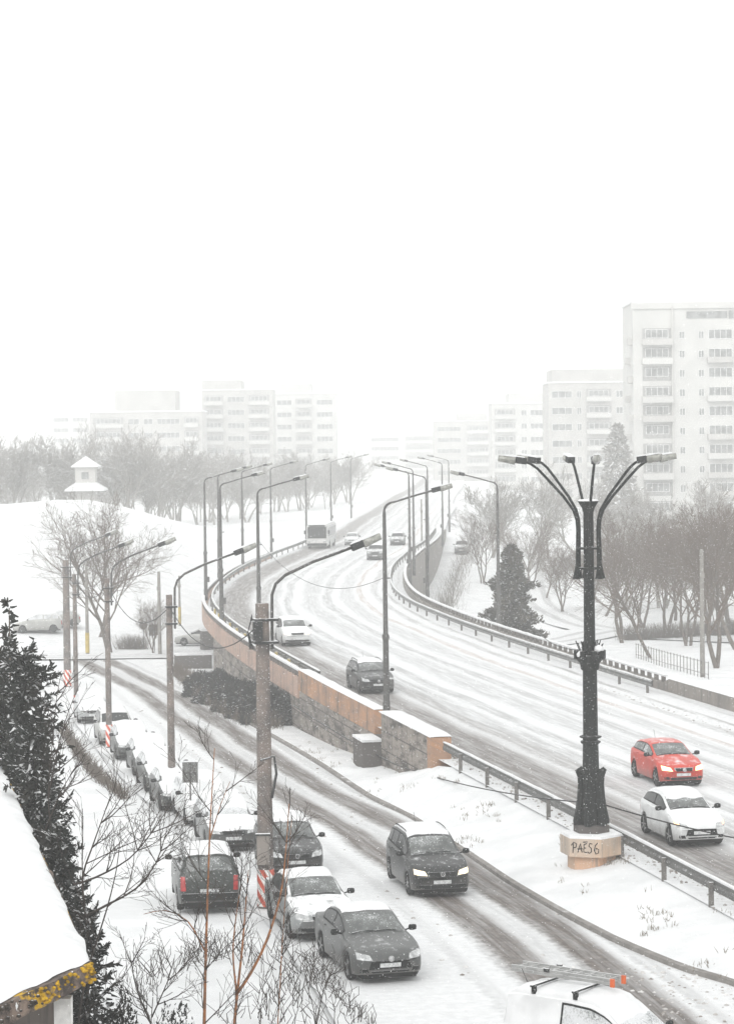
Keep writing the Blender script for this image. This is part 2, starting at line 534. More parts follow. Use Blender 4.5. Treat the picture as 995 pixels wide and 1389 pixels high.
# ------------------------------------------------------------------ flyover walls
def mat_stone():
    m, N, L, b = new_mat('rough stone wall')
    v = N.new('ShaderNodeTexBrick')
    v.inputs['Color1'].default_value = (0.30, 0.265, 0.235, 1); v.inputs['Color2'].default_value = (0.21, 0.19, 0.175, 1)
    v.inputs['Mortar'].default_value = (0.10, 0.09, 0.085, 1); v.inputs['Scale'].default_value = 1
    v.inputs['Brick Width'].default_value = 1.9; v.inputs['Row Height'].default_value = 0.8; v.inputs['Mortar Size'].default_value = 0.03
    t = N.new('ShaderNodeUVMap'); L.new(t.outputs[0], v.inputs['Vector'])
    mpu = N.new('ShaderNodeMapping'); mpu.inputs['Scale'].default_value = (0.33, 1, 1); L.new(t.outputs[0], mpu.inputs[0])
    n = nnoise(N, L, 2.2, 7, mpu.outputs[0], 0.7)
    c = nmix(N, L, nrange(N, L, n, 0.42, 0.7), v.outputs[0], (0.12, 0.11, 0.10))
    n2 = nnoise(N, L, 5.5, 5, mpu.outputs[0], 0.75)
    n3 = nnoise(N, L, 1.1, 7, mpu.outputs[0], .75)
    c = nmix(N, L, nrange(N, L, n3, 0.48, 0.62, 0, .75), c, (0.07, 0.065, 0.06))
    c = nmix(N, L, nrange(N, L, n2, 0.58, 0.70), c, (0.66, 0.65, 0.64))
    L.new(c, b.inputs['Base Color']); b.inputs['Roughness'].default_value = 0.95; b.inputs['Specular IOR Level'].default_value = 0.1
    nbump(N, L, b, n2, 0.8, 0.08)
    return m
M_STONE = mat_stone()
def mat_render_wall(name, c1, c2, dark, uv=False):
    m, N, L, b = new_mat(name)
    if uv:
        t = N.new('ShaderNodeUVMap'); m1 = N.new('ShaderNodeMapping'); m1.inputs['Scale'].default_value = (0.45, 0.14, 1); L.new(t.outputs[0], m1.inputs[0])
        mp = m1.outputs[0]; m2 = N.new('ShaderNodeMapping'); m2.inputs['Scale'].default_value = (0.3, 1, 1); L.new(t.outputs[0], m2.inputs[0]); blot = nnoise(N, L, 1.6, 6, m2.outputs[0], .7)
    else:
        mp = nmap(N, L, (1.2, 1.2, 0.12)); blot = nnoise(N, L, 0.8, 4)
    n = nnoise(N, L, 2.2, 6, mp, 0.7)
    c = nmix(N, L, nrange(N, L, blot, 0.35, 0.65), c1, c2)
    if uv:
        s_ = N.new('ShaderNodeSeparateXYZ'); L.new(t.outputs[0], s_.inputs[0])
        jn = nmath(N, L, 'ABSOLUTE', nmath(N, L, 'SUBTRACT', nmath(N, L, 'FRACT', nmath(N, L, 'MULTIPLY', s_.outputs[0], 1 / 3.1)), 0.5))
        c = nmix(N, L, nrange(N, L, jn, 0.022, 0.012, 0, .7), c, dark)
        c = nmix(N, L, nrange(N, L, blot, 0.55, 0.72, 0, .8), c, tuple(0.5 * x for x in c2))
    c = nmix(N, L, nrange(N, L, n, 0.48, 0.66, 0, 0.8), c, dark)
    n2 = nnoise(N, L, 12, 4, rough=0.75)
    c = nmix(N, L, nrange(N, L, n2, 0.64, 0.76), c, (0.72, 0.71, 0.70))
    L.new(c, b.inputs['Base Color']); b.inputs['Roughness'].default_value = 0.9
    MATS[name] = m
    return m
M_ORANGE = mat_render_wall('weathered orange render', (0.40, 0.21, 0.11), (0.27, 0.175, 0.125), (0.07, 0.06, 0.053), True)
M_PINK = mat_render_wall('pale pink concrete', (0.42, 0.275, 0.21), (0.34, 0.245, 0.20), (0.18, 0.13, 0.11), True)
M_GREYW = mat_render_wall('grey stained concrete', (0.22, 0.195, 0.175), (0.17, 0.155, 0.14), (0.08, 0.075, 0.07))
def wall_strip(mb, Y0, Y1, s0, s1, zfun0, zfun1, step=1.0, mi=0, uv=True):
    """solid wall between offsets s0<s1 from bottom zfun0 to top zfun1"""
    rows, uvs, acc, prev = [], [], 0, None
    n = max(2, int((Y1 - Y0) / step))
    for k in range(n + 1):
        Y = Y0 + (Y1 - Y0) * k / n
        a, b = edge_at(Y, s0), edge_at(Y, s0)
        d = deck_dir(Y, s0); nn = Vector((d.y, -d.x, 0)) * (s1 - s0)
        b = a + nn
        if prev: acc += (a - prev).length
        prev = a.copy()
        z0, z1 = zfun0(Y), zfun1(Y)
        ring = [Vector((a.x, a.y, z0)), Vector((a.x, a.y, z1)), Vector((b.x, b.y, z1)), Vector((b.x, b.y, z0)), Vector((a.x, a.y, z0))]
        rows.append(ring); uvs.append([(acc, z0), (acc, z1), (acc, z1 + .4), (acc, z0), (acc, z0)])
    o = len(mb.v)
    mb.grid(rows, mi, uvs if uv else None)
    mb.f.append(tuple(o + q for q in (0, 1, 2, 3))); mb.mi.append(mi)
    e = o + n * 5
    mb.f.append(tuple(e + q for q in (3, 2, 1, 0))); mb.mi.append(mi)
def snow_strip(mb, Y0, Y1, s0, s1, zt, h=0.09):
    n = max(2, int((Y1 - Y0) / 0.7)); rows = []
    for k in range(n + 1):
        Y = Y0 + (Y1 - Y0) * k / n
        a = edge_at(Y, s0); d = deck_dir(Y, s0); nn = Vector((d.y, -d.x, 0)) * (s1 - s0)
        hh = h * (0.8 + 0.5 * noise.noise(Vector((Y * .8, 1, s0))))
        if k in (0, n): hh *= 0.3
        z = zt(Y) if callable(zt) else zt
        rows.append([a + nn * q + Vector((0, 0, z - DECK + hz)) for q, hz in ((-0.02, 0.003), (0.03, hh * .8), (0.3, hh * 1.05), (0.7, hh), (0.97, hh * .75), (1.02, 0.003))])
    mb.grid(rows, flip=True)
zb_wall = lambda Y: interp(EDGE_Z, Y) - 0.5
def build_left_walls():
    r = thing('retaining_wall', 'long stone retaining wall with orange parapet and snow cap beside the flyover', 'wall', edge_at(115, -7.6))
    def add(mb, name, m, **k):
        o = mb.build(name, m, **k); o.parent = r; o.matrix_parent_inverse = Matrix.Translation(-Vector(r.location)); return o
    mb = MB(); wall_strip(mb, 106.6, 126, -7.62, -7.05, lambda Y: DECK - 0.32, lambda Y: DECK + 0.74); add(mb, 'parapet', M_ORANGE)
    mb = MB(); wall_strip(mb, 106.6, 126, -7.57, -7.06, zb_wall, lambda Y: DECK - 0.322); add(mb, 'stone_face', M_STONE)
    mb = MB(); snow_strip(mb, 106.6, 126, -7.62, -7.05, DECK + 0.742); add(mb, 'snow_cap', M_SNOW, smooth=True)
    # end block
    r2 = thing('end_block', 'stone end block with orange end face and snow cap at the foot of the flyover', 'wall', edge_at(100, -7.6))
    def add2(mb, name, m, **k):
        o = mb.build(name, m, **k); o.parent = r2; o.matrix_parent_inverse = Matrix.Translation(-Vector(r2.location)); return o
    mb = MB(); wall_strip(mb, 96.0, 104.6, -7.75, -7.0, zb_wall, lambda Y: DECK + 0.86); add2(mb, 'stone_face', M_STONE)
    mb = MB(); wall_strip(mb, 95.3, 95.99, -7.78, -6.97, zb_wall, lambda Y: DECK + 0.87); add2(mb, 'end_face', M_ORANGE)
    mb = MB(); snow_strip(mb, 95.25, 104.7, -7.82, -6.93, DECK + 0.872, 0.13); add2(mb, 'snow_cap', M_SNOW, smooth=True)
    # small pillar in the gap
    r3 = thing('pillar', 'short stone pillar with snow cap between end block and long wall', 'pillar', edge_at(105.5, -8.1))
    p = edge_at(105.8, -8.1)
    o = MB().box((0, 0, -0.95), (0.85, 2.2, 2.4), math.atan(0.2)).build('shaft', M_STONE, r3); r3.location = (p.x, p.y, 0.0)
    mb = MB(); mb.box((0, 0, 0.31), (0.9, 2.3, 0.10), math.atan(0.2)); mb.build('snow_cap', M_SNOW, r3)
    # bridge part: pink fascia, balustrade, abutment wall
    r4 = thing('bridge_span', 'pale pink concrete side of the flyover bridge with balustrade', 'bridge', edge_at(160, -7.6))
    def add4(mb, name, m, **k):
        o = mb.build(name, m, **k); o.parent = r4; o.matrix_parent_inverse = Matrix.Translation(-Vector(r4.location)); return o
    mb = MB(); wall_strip(mb, 126.05, 262, -7.66, -7.2, lambda Y: DECK - 0.75, lambda Y: DECK + 0.36, 1.5); add4(mb, 'fascia', M_PINK)
    mb = MB(); wall_strip(mb, 126.05, 168, -7.55, -7.0, lambda Y: zb_wall(Y) - 0.6, lambda Y: DECK - 0.752, 1.5); add4(mb, 'abutment', M_STONE)
    mb = MB(); wall_strip(mb, 120, 300, -7.15, 8.7, lambda Y: DECK - 0.7, lambda Y: DECK - 0.06, 2.0); add4(mb, 'deck_slab', M_GREYW)
    for Y in (172, 190, 209, 228, 248):
        mb = MB(); a = edge_at(Y, -4.8); z0 = z_ground(a.x, a.y) - 0.3
        mb.tube([(a.x, a.y, z0), (a.x, a.y, DECK - 0.705)], 0.55, 12); add4(mb, 'pier', M_GREYW)
    mb = MB(); wall_strip(mb, 126.1, 262, -7.62, -7.44, lambda Y: DECK + 0.66, lambda Y: DECK + 0.74, 1.5); snow_strip(mb, 126.1, 262, -7.64, -7.42, DECK + 0.742, 0.07)
    add4(mb, 'handrail', M_SNOW)
    mb = MB(); Y = 126.4
    while Y < 262:
        a = edge_at(Y, -7.53); mb.box((a.x, a.y, DECK + 0.51), (0.16, 0.22, 0.30), math.atan2(-deck_dir(Y).x, deck_dir(Y).y)); Y += 0.85
    tag(add4(mb, 'balusters', mat('baluster concrete', (0.17, 0.155, 0.145), 0.9, snow=(0.6, 0.9))), kind='stuff')
    # right parapet
    r5 = thing('parapet_wall', 'grey concrete parapet with snowy balustrade along the far side of the flyover', 'wall', edge_at(140, 8.8))
    def add5(mb, name, m, **k):
        o = mb.build(name, m, **k); o.parent = r5; o.matrix_parent_inverse = Matrix.Translation(-Vector(r5.location)); return o
    mb = MB(); wall_strip(mb, 84, 330, 8.72, 9.08, lambda Y: min(-1.0, z_ground(12, Y)) - 0.6, lambda Y: DECK + 0.82 if Y < 118.5 else DECK + 0.55, 1.0); add5(mb, 'wall', M_GREYW)
    mb = MB(); snow_strip(mb, 84, 118.2, 8.70, 9.1, DECK + 0.822, 0.08); add5(mb, 'snow_cap', M_SNOW, smooth=True)
    mb = MB(); wall_strip(mb, 119, 330, 8.83, 9.0, lambda Y: DECK + 0.84, lambda Y: DECK + 0.90, 1.5); snow_strip(mb, 119, 330, 8.80, 9.03, DECK + 0.902, 0.08); add5(mb, 'handrail', M_SNOW)
    mb = MB(); Y = 119.4
    while Y < 300:
        a = edge_at(Y, 8.91); mb.box((a.x, a.y, DECK + 0.695), (0.14, 0.3, 0.28), math.atan2(-deck_dir(Y).x, deck_dir(Y).y)); Y += 1.1
    tag(add5(mb, 'balusters', MATS['baluster concrete']), kind='stuff')
build_left_walls()

# guard rails
M_GALV = mat('galvanised steel', (0.13, 0.13, 0.125), 0.55, 0.3, snow=(0.55, 0.85), sides=0.3)
M_RAILPOST = mat('rail post steel', (0.16, 0.15, 0.14), 0.7, snow=(0.7, 1.0), sides=0.3)
def guard_rail(label, Y0, Y1, s, base, post_step, side=-1, drop=0.5, double=False):
    r = thing('guard_rail', label, 'guard rail', edge_at((Y0 + Y1) / 2, s, 0))
    inv = Matrix.Translation(-Vector(r.location))
    n = int((Y1 - Y0) / 0.8); rows, cap = [], []
    prof = [(0.0, 0.42), (0.05, 0.47), (0.0, 0.54), (0.0, 0.60), (0.05, 0.67), (0.0, 0.72), (-0.02, 0.735), (-0.06, 0.72), (-0.02, 0.6), (-0.06, 0.54), (-0.06, 0.42), (0, 0.42)]
    for k in range(n + 1):
        Y = Y0 + (Y1 - Y0) * k / n
        a = edge_at(Y, s); d = deck_dir(Y, s); nn = Vector((d.y, -d.x, 0))
        rows.append([a + nn * (-side * q) + Vector((0, 0, base + z)) for q, z in prof])
    o = MB().grid(rows).build('beam', M_GALV, r); o.matrix_parent_inverse = inv
    mb = MB(); snow_strip(mb, Y0, Y1, s - 0.05, s + 0.05, DECK + base + 0.735, 0.06)
    o = mb.build('snow_cap', M_SNOW, r, smooth=True); o.matrix_parent_inverse = inv
    Y = Y0 + 1.0
    while Y < Y1:
        a = edge_at(Y, s + side * 0.10)
        o = MB().box((a.x, a.y, DECK + base + 0.64 - (0.64 + drop) / 2), (0.12, 0.10, 0.64 + drop), math.atan2(-deck_dir(Y).x, deck_dir(Y).y)).build('post', M_RAILPOST, r)
        o.matrix_parent_inverse = inv
        Y += post_step
guard_rail('near steel guard rail with dark posts on the snow bank', 52, 95, -7.35, 0.0, 3.9, -1, 0.55)
guard_rail('far steel guard rail along the snowy walkway', 117, 330, 7.6, 0.12, 4.5, 1, 0.05)
guard_rail('steel guard rail beside the pink bridge parapet', 124, 330, -6.85, 0.12, 5.0, -1, 0.05)

# ------------------------------------------------------------------ cars
M_GLASS_D = mat('dark car glass', (0.012, 0.014, 0.014), 0.15, snow=None, sides=0)
M_GLASS_D.node_tree.nodes['Principled BSDF'].inputs['Specular IOR Level'].default_value = 0.25
def glass_mat(name, col, amount):
    if name in MATS: return MATS[name]
    m, N, L, b = new_mat(name)
    n = nnoise(N, L, 26, 4, rough=0.7); n2 = nnoise(N, L, 1.6, 5)
    f = nrange(N, L, nmath(N, L, 'MULTIPLY_ADD', n2, 0.7, n), 1.02 - 0.45 * amount, 1.2 - 0.3 * amount)
    film = nmix(N, L, nrange(N, L, n2, .35, .7), col, tuple(min(.5, c * 2.6 + .02) for c in col))
    L.new(nmix(N, L, f, film, (0.6, 0.61, 0.62)), b.inputs['Base Color'])
    L.new(nrange(N, L, f, 0, 1, 0.1, 0.8), b.inputs['Roughness'])
    MATS[name] = m
    return m
M_GLASS_F = glass_mat('frosted car glass', (0.06, 0.064, 0.062), 0.3)
M_GLASS_S = glass_mat('snowy car glass', (0.20, 0.21, 0.21), 0.9)
M_TYRE = mat('tyre rubber', (0.011, 0.011, 0.011), 0.85, sides=0.15, snow=(0.9, 1.3))
M_RIM = mat('alloy rim', (0.33, 0.33, 0.33), 0.4, 0.6)
M_BLACKP = mat('black plastic', (0.010, 0.011, 0.011), 0.6, snow=(0.75, 1.0), sides=0.2)
M_UNDER = mat('car underside', (0.012, 0.012, 0.012), 0.9)
M_PLATE = mat('plate', (0.62, 0.63, 0.63), 0.5, var=0.3, vscale=14)
M_CHROME = mat('chrome trim', (0.55, 0.55, 0.55), 0.25, 0.8)
M_LAMP = mat('clear headlight', (0.55, 0.56, 0.56), 0.15, 0.2, var=0.5, vscale=9, coat=0.6)
M_LAMP_ON = emit_mat('lit warm headlight', (1.0, 0.62, 0.25), 2.6)
M_AMBER = emit_mat('lit amber lamp', (1.0, 0.50, 0.12), 1.6)
M_LAMP_WARM = emit_mat('dim warm headlight', (1.0, 0.80, 0.5), 1.0)
M_TAIL = mat('red tail light', (0.42, 0.03, 0.03), 0.25, var=0.4, vscale=10, coat=0.5)
def paint(name, col, metal=0.2, snow=(0.75, 0.98), sides=0.35, amp=0.8):
    m = mat(name, col, 0.32, metal, snow=snow, var=0.18, vscale=1.5, sides=sides * .6, sscale=4, amp=amp, coat=0.12)
    # road salt and slush on the sills, thinning upwards
    N, L = m.node_tree.nodes, m.node_tree.links; b = N['Principled BSDF']
    src = b.inputs['Base Color'].links[0].from_socket
    t = N.new('ShaderNodeTexCoord'); sp = N.new('ShaderNodeSeparateXYZ'); L.new(t.outputs['Object'], sp.inputs[0])
    n = nnoise(N, L, 3.5, 6, rough=.7)
    zz = nmath(N, L, 'MULTIPLY_ADD', nmath(N, L, 'SUBTRACT', n, .5), .9, sp.outputs[2])
    L.new(nmix(N, L, nrange(N, L, zz, .62, .12, 0, .6), src, (0.10, 0.09, 0.082)), b.inputs['Base Color'])
    return m
def plin(P, x):
    if x <= P[0][0]: return P[0][1]
    for a, b in zip(P, P[1:]):
        if a[0] <= x <= b[0]:
            return a[1] + (b[1] - a[1]) * (x - a[0]) / max(1e-6, b[0] - a[0])
    return P[-1][1]
SHAPES = {
 # top profile by distance from the nose; cowl, roof front, roof rear (start of rear glass), tail glass end
 'hatch': dict(L=3.95, W=1.70, H=1.46, wb=2.48, fo=0.80, T=[(0,.58),(.1,.70),(.3,.80),(.95,.98),(1.12,1.02),(1.9,1.40),(2.25,1.46),(2.9,1.45),(3.4,1.37),(3.78,1.0),(3.9,.92),(3.95,.70)], cowl=1.12, rf=1.9, rr=3.36, rg=3.76),
 'sedan': dict(L=4.62, W=1.79, H=1.45, wb=2.71, fo=0.92, T=[(0,.58),(.1,.69),(.35,.79),(1.15,.95),(1.32,.99),(2.2,1.38),(2.6,1.45),(3.1,1.43),(3.5,1.35),(4.0,1.08),(4.12,1.04),(4.5,1.02),(4.58,.95),(4.62,.70)], cowl=1.32, rf=2.2, rr=3.5, rg=4.05),
 'minivan': dict(L=4.40, W=1.80, H=1.66, wb=2.68, fo=0.90, T=[(0,.62),(.08,.76),(.3,.88),(.95,1.05),(1.1,1.09),(1.85,1.55),(2.2,1.65),(3.4,1.65),(4.0,1.60),(4.3,1.08),(4.36,.98),(4.40,.70)], cowl=1.1, rf=1.85, rr=3.98, rg=4.28),
 'estate': dict(L=4.55, W=1.77, H=1.52, wb=2.68, fo=0.90, T=[(0,.60),(.1,.72),(.35,.82),(1.1,.98),(1.25,1.02),(2.05,1.41),(2.45,1.50),(3.7,1.49),(4.15,1.42),(4.42,1.0),(4.5,.92),(4.55,.70)], cowl=1.25, rf=2.05, rr=4.13, rg=4.4),
 'suv': dict(L=4.35, W=1.80, H=1.64, wb=2.62, fo=0.86, T=[(0,.66),(.08,.82),(.25,.92),(1.05,1.08),(1.2,1.12),(1.85,1.52),(2.2,1.63),(3.3,1.63),(3.95,1.57),(4.22,1.1),(4.3,1.0),(4.35,.72)], cowl=1.2, rf=1.85, rr=3.92, rg=4.2),
 'van': dict(L=4.25, W=1.78, H=1.84, wb=2.70, fo=0.85, T=[(0,.66),(.08,.80),(.25,.90),(.85,1.08),(1.0,1.12),(1.7,1.66),(2.05,1.80),(2.6,1.84),(3.9,1.83),(4.15,1.78),(4.22,1.3),(4.25,.75)], cowl=1.0, rf=1.7, rr=4.14, rg=4.21),
}
def make_car(shape, label, cat, front, heading, body_m, glass=None, side_glass=None, roof_snow=0.05, hood_snow=0.0, buried=False, lights=None,
             rails=False, name=None, group=None, emblem=None, trim=None, plate=True, rear_win=True, far=False, amber=False, facing_rear=False, lift=0.0, glass_snow=False, grille='slot'):
    S = SHAPES[shape]; L_, W_, H_ = S['L'], S['W'], S['H']
    rng = random.Random(label)
    hx, hy = heading; hl = math.hypot(hx, hy); hx /= hl; hy /= hl
    fz = front[2] + lift
    cx0 = front[0] - hx * L_ / 2 * (-1 if facing_rear else 1)
    cy0 = front[1] - hy * L_ / 2 * (-1 if facing_rear else 1)
    r = thing(name or 'parked_car', label, cat, (cx0, cy0, fz), math.atan2(hy, hx), group)
    glass = glass or M_GLASS_F; side_glass = side_glass or M_GLASS_D
    R_ = 0.31; xw = (S['fo'], S['fo'] + S['wb'])
    def T(x): return sum(plin(S['T'], x + d) for d in (-.06, -.03, 0, .03, .06)) / 5 if .1 < x < L_ - .12 else plin(S['T'], x)
    def belt(x): return min(T(x), plin([(0, 0.9), (S['cowl'], S['T'][4][1] - 0.05), (L_, S['T'][4][1] + 0.04)], x))
    def halfw(x): return W_ / 2 * plin([(0, .80), (.06, .87), (.18, .93), (.45, .985), (.8, 1), (L_ - .7, 1), (L_ - .25, .965), (L_ - .06, .91), (L_, .86)], x)
    def zbot(x):
        zb = plin([(0, .27), (.3, .21), (.6, .19), (L_ - .6, .2), (L_ - .2, .26), (L_, .33)], x)
        for w in xw:
            q = 0.375 ** 2 - (x - w) ** 2
            if q > 0: zb = max(zb, R_ + math.sqrt(q))
        return zb
    def section(x):
        w, B, t, zb = halfw(x), belt(x), T(x), zbot(x)
        f = min(1, max(0, (t - B) / max(.05, H_ - .95)))
        wr = w * (0.86 - 0.13 * f)
        g = sstep(0.02, 0.2, t - B)
        pts = [(.90 * w, zb), (.965 * w, zb + .02), (w, zb + .35 * (B - zb)), (w * .995, zb + .68 * (B - zb)), (w * .972, B - .045), (w * .935, B - .002),
               (w * .925, B + .03 * g), (wr, t - .055 * g), (wr * .84, t - .006), (wr * .45, t + .018), (0, t + .025)]
        return pts
    def bow(x, y):
        if x < 0.8: return 0.16 * (y / (W_ / 2)) ** 2 * (1 - x / .8)
        if x > L_ - .6: return -0.10 * (y / (W_ / 2)) ** 2 * (x - L_ + .6) / .6
        return 0
    def S_pt(x, k, side, off=0.0):
        k = max(0, min(10, k)); i = min(9, int(k)); fr = k - i
        P = section(x)
        y = P[i][0] + (P[i + 1][0] - P[i][0]) * fr; z = P[i][1] + (P[i + 1][1] - P[i][1]) * fr
        p = Vector((L_ / 2 - x - bow(x, y), side * y, z))
        return p
    def S_off(x, k, side, off):
        e = 0.02
        p = S_pt(x, k, side)
        du = S_pt(min(L_ - .001, x + e), k, side) - S_pt(max(.001, x - e), k, side)
        dv = S_pt(x, min(10, k + .05), side) - S_pt(x, max(0, k - .05), side)
        n = du.cross(dv)
        if n.length < 1e-9: n = Vector((0, 0, 1))
        n.normalize()
        c = Vector((L_ / 2 - x, 0, 0.6))
        if n.dot(p - c) < 0: n = -n
        return p + n * off
    # body shell
    xs = sorted(set([0.0, .03, .07] + [round(.1 + i * (.075 if not far else .12), 3) for i in range(int((L_ - .2) / (.075 if not far else .12)) + 1)] + [L_ - .07, L_ - .03, L_]))
    rows = []
    for x in xs:
        rows.append([S_pt(x, k, -1) for k in range(0, 11)] + [S_pt(x, k, 1) for k in range(9, -1, -1)])
    mb = MB().grid(rows)
    nc = len(rows[0])
    def cap(idx, flip):
        o = idx * nc
        for k in range(10):
            q = (o + k, o + k + 1, o + nc - 2 - k, o + nc - 1 - k)
            if k == 9: q = (o + 9, o + 10, o + 11)
            mb.f.append(q if flip else q[::-1]); mb.mi.append(0)
    cap(0, True); cap(len(rows) - 1, False)
    body = mb.build('body', body_m, r, angle=38)
    bvh = BVHTree.FromPolygons([Vector(v) for v in mb.v], mb.f)
    def side_panel(nm, x0, x1, k0, k1, side, m, off=.006, nu=6, nv=3, parent=r, lab=None):
        rows = []
        for i in range(nu + 1):
            x = x0 + (x1 - x0) * i / nu
            rows.append([S_off(x, k0 + (k1 - k0) * j / nv, side, off) for j in range(nv + 1)])
        return MB().grid(rows).build(nm, m, parent, smooth=True)
    def top_panel(nm, x0, x1, kmin, m, off=.006, nu=8, nv=12, dome=0.0, jag=0.0):
        rows = []
        for i in range(nu + 1):
            row = []
            for j in range(nv + 1):
                v = -1 + 2 * j / nv
                k = kmin + (10 - kmin) * (1 - abs(v))
                x = x0 + (x1 - x0) * i / nu
                if jag: x += jag * noise.noise(Vector((v * 2.3 + x0, i * .7, W_ * 3 + len(label)))) * (1 if i in (0, nu) else .3)
                e = min(1, min(i, nu - i) / 1.5, min(j, nv - j) / 1.5)
                o = off + dome * math.sqrt(max(0, e)) * (0.85 + .5 * noise.noise(Vector((x * 1.7, v * 2, L_ + len(label)))))
                row.append(S_off(x, k, 1 if v >= 0 else -1, o))
            rows.append(row)
        return MB().grid(rows).build(nm, m, r, smooth=True)
    def face_patch(nm, quad, m, rear=False, off=.012, nu=5, nv=3, parent=r):
        """quad of (y,z) corners projected onto nose or tail"""
        sx = -1 if rear else 1
        rows, miss = [], 0
        for i in range(nu + 1):
            row = []
            for j in range(nv + 1):
                u, v = i / nu, j / nv
                y = (quad[0][0] * (1 - u) + quad[1][0] * u) * (1 - v) + (quad[3][0] * (1 - u) + quad[2][0] * u) * v
                z = (quad[0][1] * (1 - u) + quad[1][1] * u) * (1 - v) + (quad[3][1] * (1 - u) + quad[2][1] * u) * v
                h = bvh.ray_cast(Vector((sx * 6, y, z)), Vector((-sx, 0, 0)))
                if h[0] is None:
                    h = bvh.find_nearest(Vector((sx * L_ / 2, y, z)))
                row.append(h[0] + Vector((sx * off, 0, off * .5)))
            rows.append(row)
        back = [[p - Vector((sx * (off + .02), 0, 0)) for p in row] for row in rows]
        b_ = MB().grid(rows)
        ring = [(i, 0) for i in range(nu + 1)] + [(nu, j) for j in range(1, nv + 1)] + [(i, nv) for i in range(nu - 1, -1, -1)] + [(0, j) for j in range(nv - 1, 0, -1)]
        b_.grid([[rows[i][j] for i, j in ring] + [rows[0][0]], [back[i][j] for i, j in ring] + [back[0][0]]])
        return b_.build(nm, m, parent, angle=40)
    # underside, hung low to deepen the shade beneath, and wheels
    MB().box((0, 0, .36), (L_ - .4, W_ * .76, .46)).build('underbody', M_UNDER, r)
    for sx, x in ((1, xw[0]), (-1, xw[1])):
        for sd in (-1, 1):
            Mr = Matrix.Rotation(PI / 2, 3, 'X')
            c = (L_ / 2 - x, sd * (W_ / 2 - .115), R_)
            wr = thing('wheel', None, None, c); wr.parent = r
            MB().lathe([(.20, -.09), (.285, -.10), (R_, -.07), (R_, .07), (.285, .10), (.20, .09)], (0, 0, 0), 22, M=Mr).build('tyre', M_TYRE, wr, angle=40)
            rm = MB().lathe([(.05, -.088), (.205, -.075), (.205, .075), (.05, .088)], (0, 0, 0), 14, M=Mr)
            for q in range(5):
                a = 2 * PI * q / 5 + rng.random()
                rm.box((math.cos(a) * .11, sd * .088, math.sin(a) * .11), (.2, .02, .045), M=Matrix.Rotation(-a, 3, 'Y'))
            rm.build('rim', M_RIM if not buried else MATS['black plastic'], wr, angle=40)
    # glass
    gs = M_GLASS_S if buried else glass
    top_panel('windscreen', S['cowl'] + .05, S['rf'] - .04, 7.55, gs, .008)
    if rear_win:
        rwm = side_glass if not buried else M_GLASS_S
        top_panel('rear_window', S['rr'] + .05, S['rg'] - .04, 7.75, rwm, .008)
    sg = M_GLASS_S if buried else side_glass
    xb = S['cowl'] + (S['rf'] - S['cowl']) * .42
    B1 = S['cowl'] + (S['rr'] - S['cowl']) * .56
    xend = S['rr'] + .18 if shape not in ('sedan',) else S['rr'] + .05
    xc = S['fo'] + S['wb'] - .12 if shape in ('minivan', 'estate', 'suv') else None
    for sd in (-1, 1):
        side_panel('door', S['cowl'] + .02, B1 - .01, 1.2, 5.4, sd, body_m, .005, 10, 8)
        d2 = min(B1 + 1.0, S['fo'] + S['wb'] - .32)
        if shape != 'van' : side_panel('door', B1 + .012, d2, 1.2, 5.4, sd, body_m, .005, 8, 8)
        if not buried: side_panel('window_trim', xb - .10, (xend - .02) if shape != 'van' else B1, 6.03, 6.93, sd, M_BLACKP, .004, 14)
        side_panel('side_window', xb, B1 - .05, 6.12, 6.86, sd, sg, .008, 9)
        if shape != 'van':
            if xc:
                side_panel('side_window', B1 + .05, xc - .05, 6.12, 6.86, sd, sg, .008, 6)
                side_panel('side_window', xc + .05, xend - .15, 6.15, 6.84, sd, sg, .008, 6)
            else:
                side_panel('side_window', B1 + .05, xend - .08, 6.15, 6.84, sd, sg, .008, 8)
        if not far:
            for dx in ([B1 - .16] + ([d2 - .16] if shape != 'van' else [])):
                p = S_off(dx, 4.0, sd, .022)
                MB().box(p, (.16, .03, .026)).build('door_handle', M_BLACKP if buried else body_m, r)
            if trim: side_panel('side_strip', S['fo'] + .45, S['fo'] + S['wb'] - .45, 2.2, 2.55, sd, trim or M_BLACKP, .016, 6, 2)
        # mirror
        p = S_pt(xb - .06, 5.9, sd)
        m_ = MB().lathe([(.015, -.105), (.075, -.09), (.095, 0), (.08, .085), (.02, .105)], (0, 0, 0), 8, M=Matrix.Rotation(PI / 2, 3, 'X'))
        for i, v in enumerate(m_.v): m_.v[i] = (v[0] * .55 + p.x, v[1] + p.y + sd * .17, v[2] * .85 + p.z + .07)
        m_.tube([(p.x, p.y - sd * .03, p.z + .01), (p.x, p.y + sd * .12, p.z + .05)], .02, 5)
        m_.build('mirror', trim or M_BLACKP, r, angle=50)
    # front
    nz = S['T'][1][1]
    hm = lights or M_LAMP
    for sd in (-1, 1):
        w = W_ / 2
        face_patch('headlight', [(sd * w * .50, nz - .10), (sd * w * .90, nz - .07), (sd * w * .90, nz + .08), (sd * w * .56, nz + .015)], hm, off=.014)
        if amber:
            face_patch('indicator', [(sd * w * .80, nz - .02), (sd * w * .93, nz), (sd * w * .93, nz + .09), (sd * w * .82, nz + .05)], M_AMBER, off=.024, nu=3, nv=2)
        face_patch('fog_light', [(sd * w * .60, .30), (sd * w * .84, .31), (sd * w * .84, .40), (sd * w * .64, .40)], M_BLACKP, off=.012, nu=3, nv=2)
    w = W_ / 2
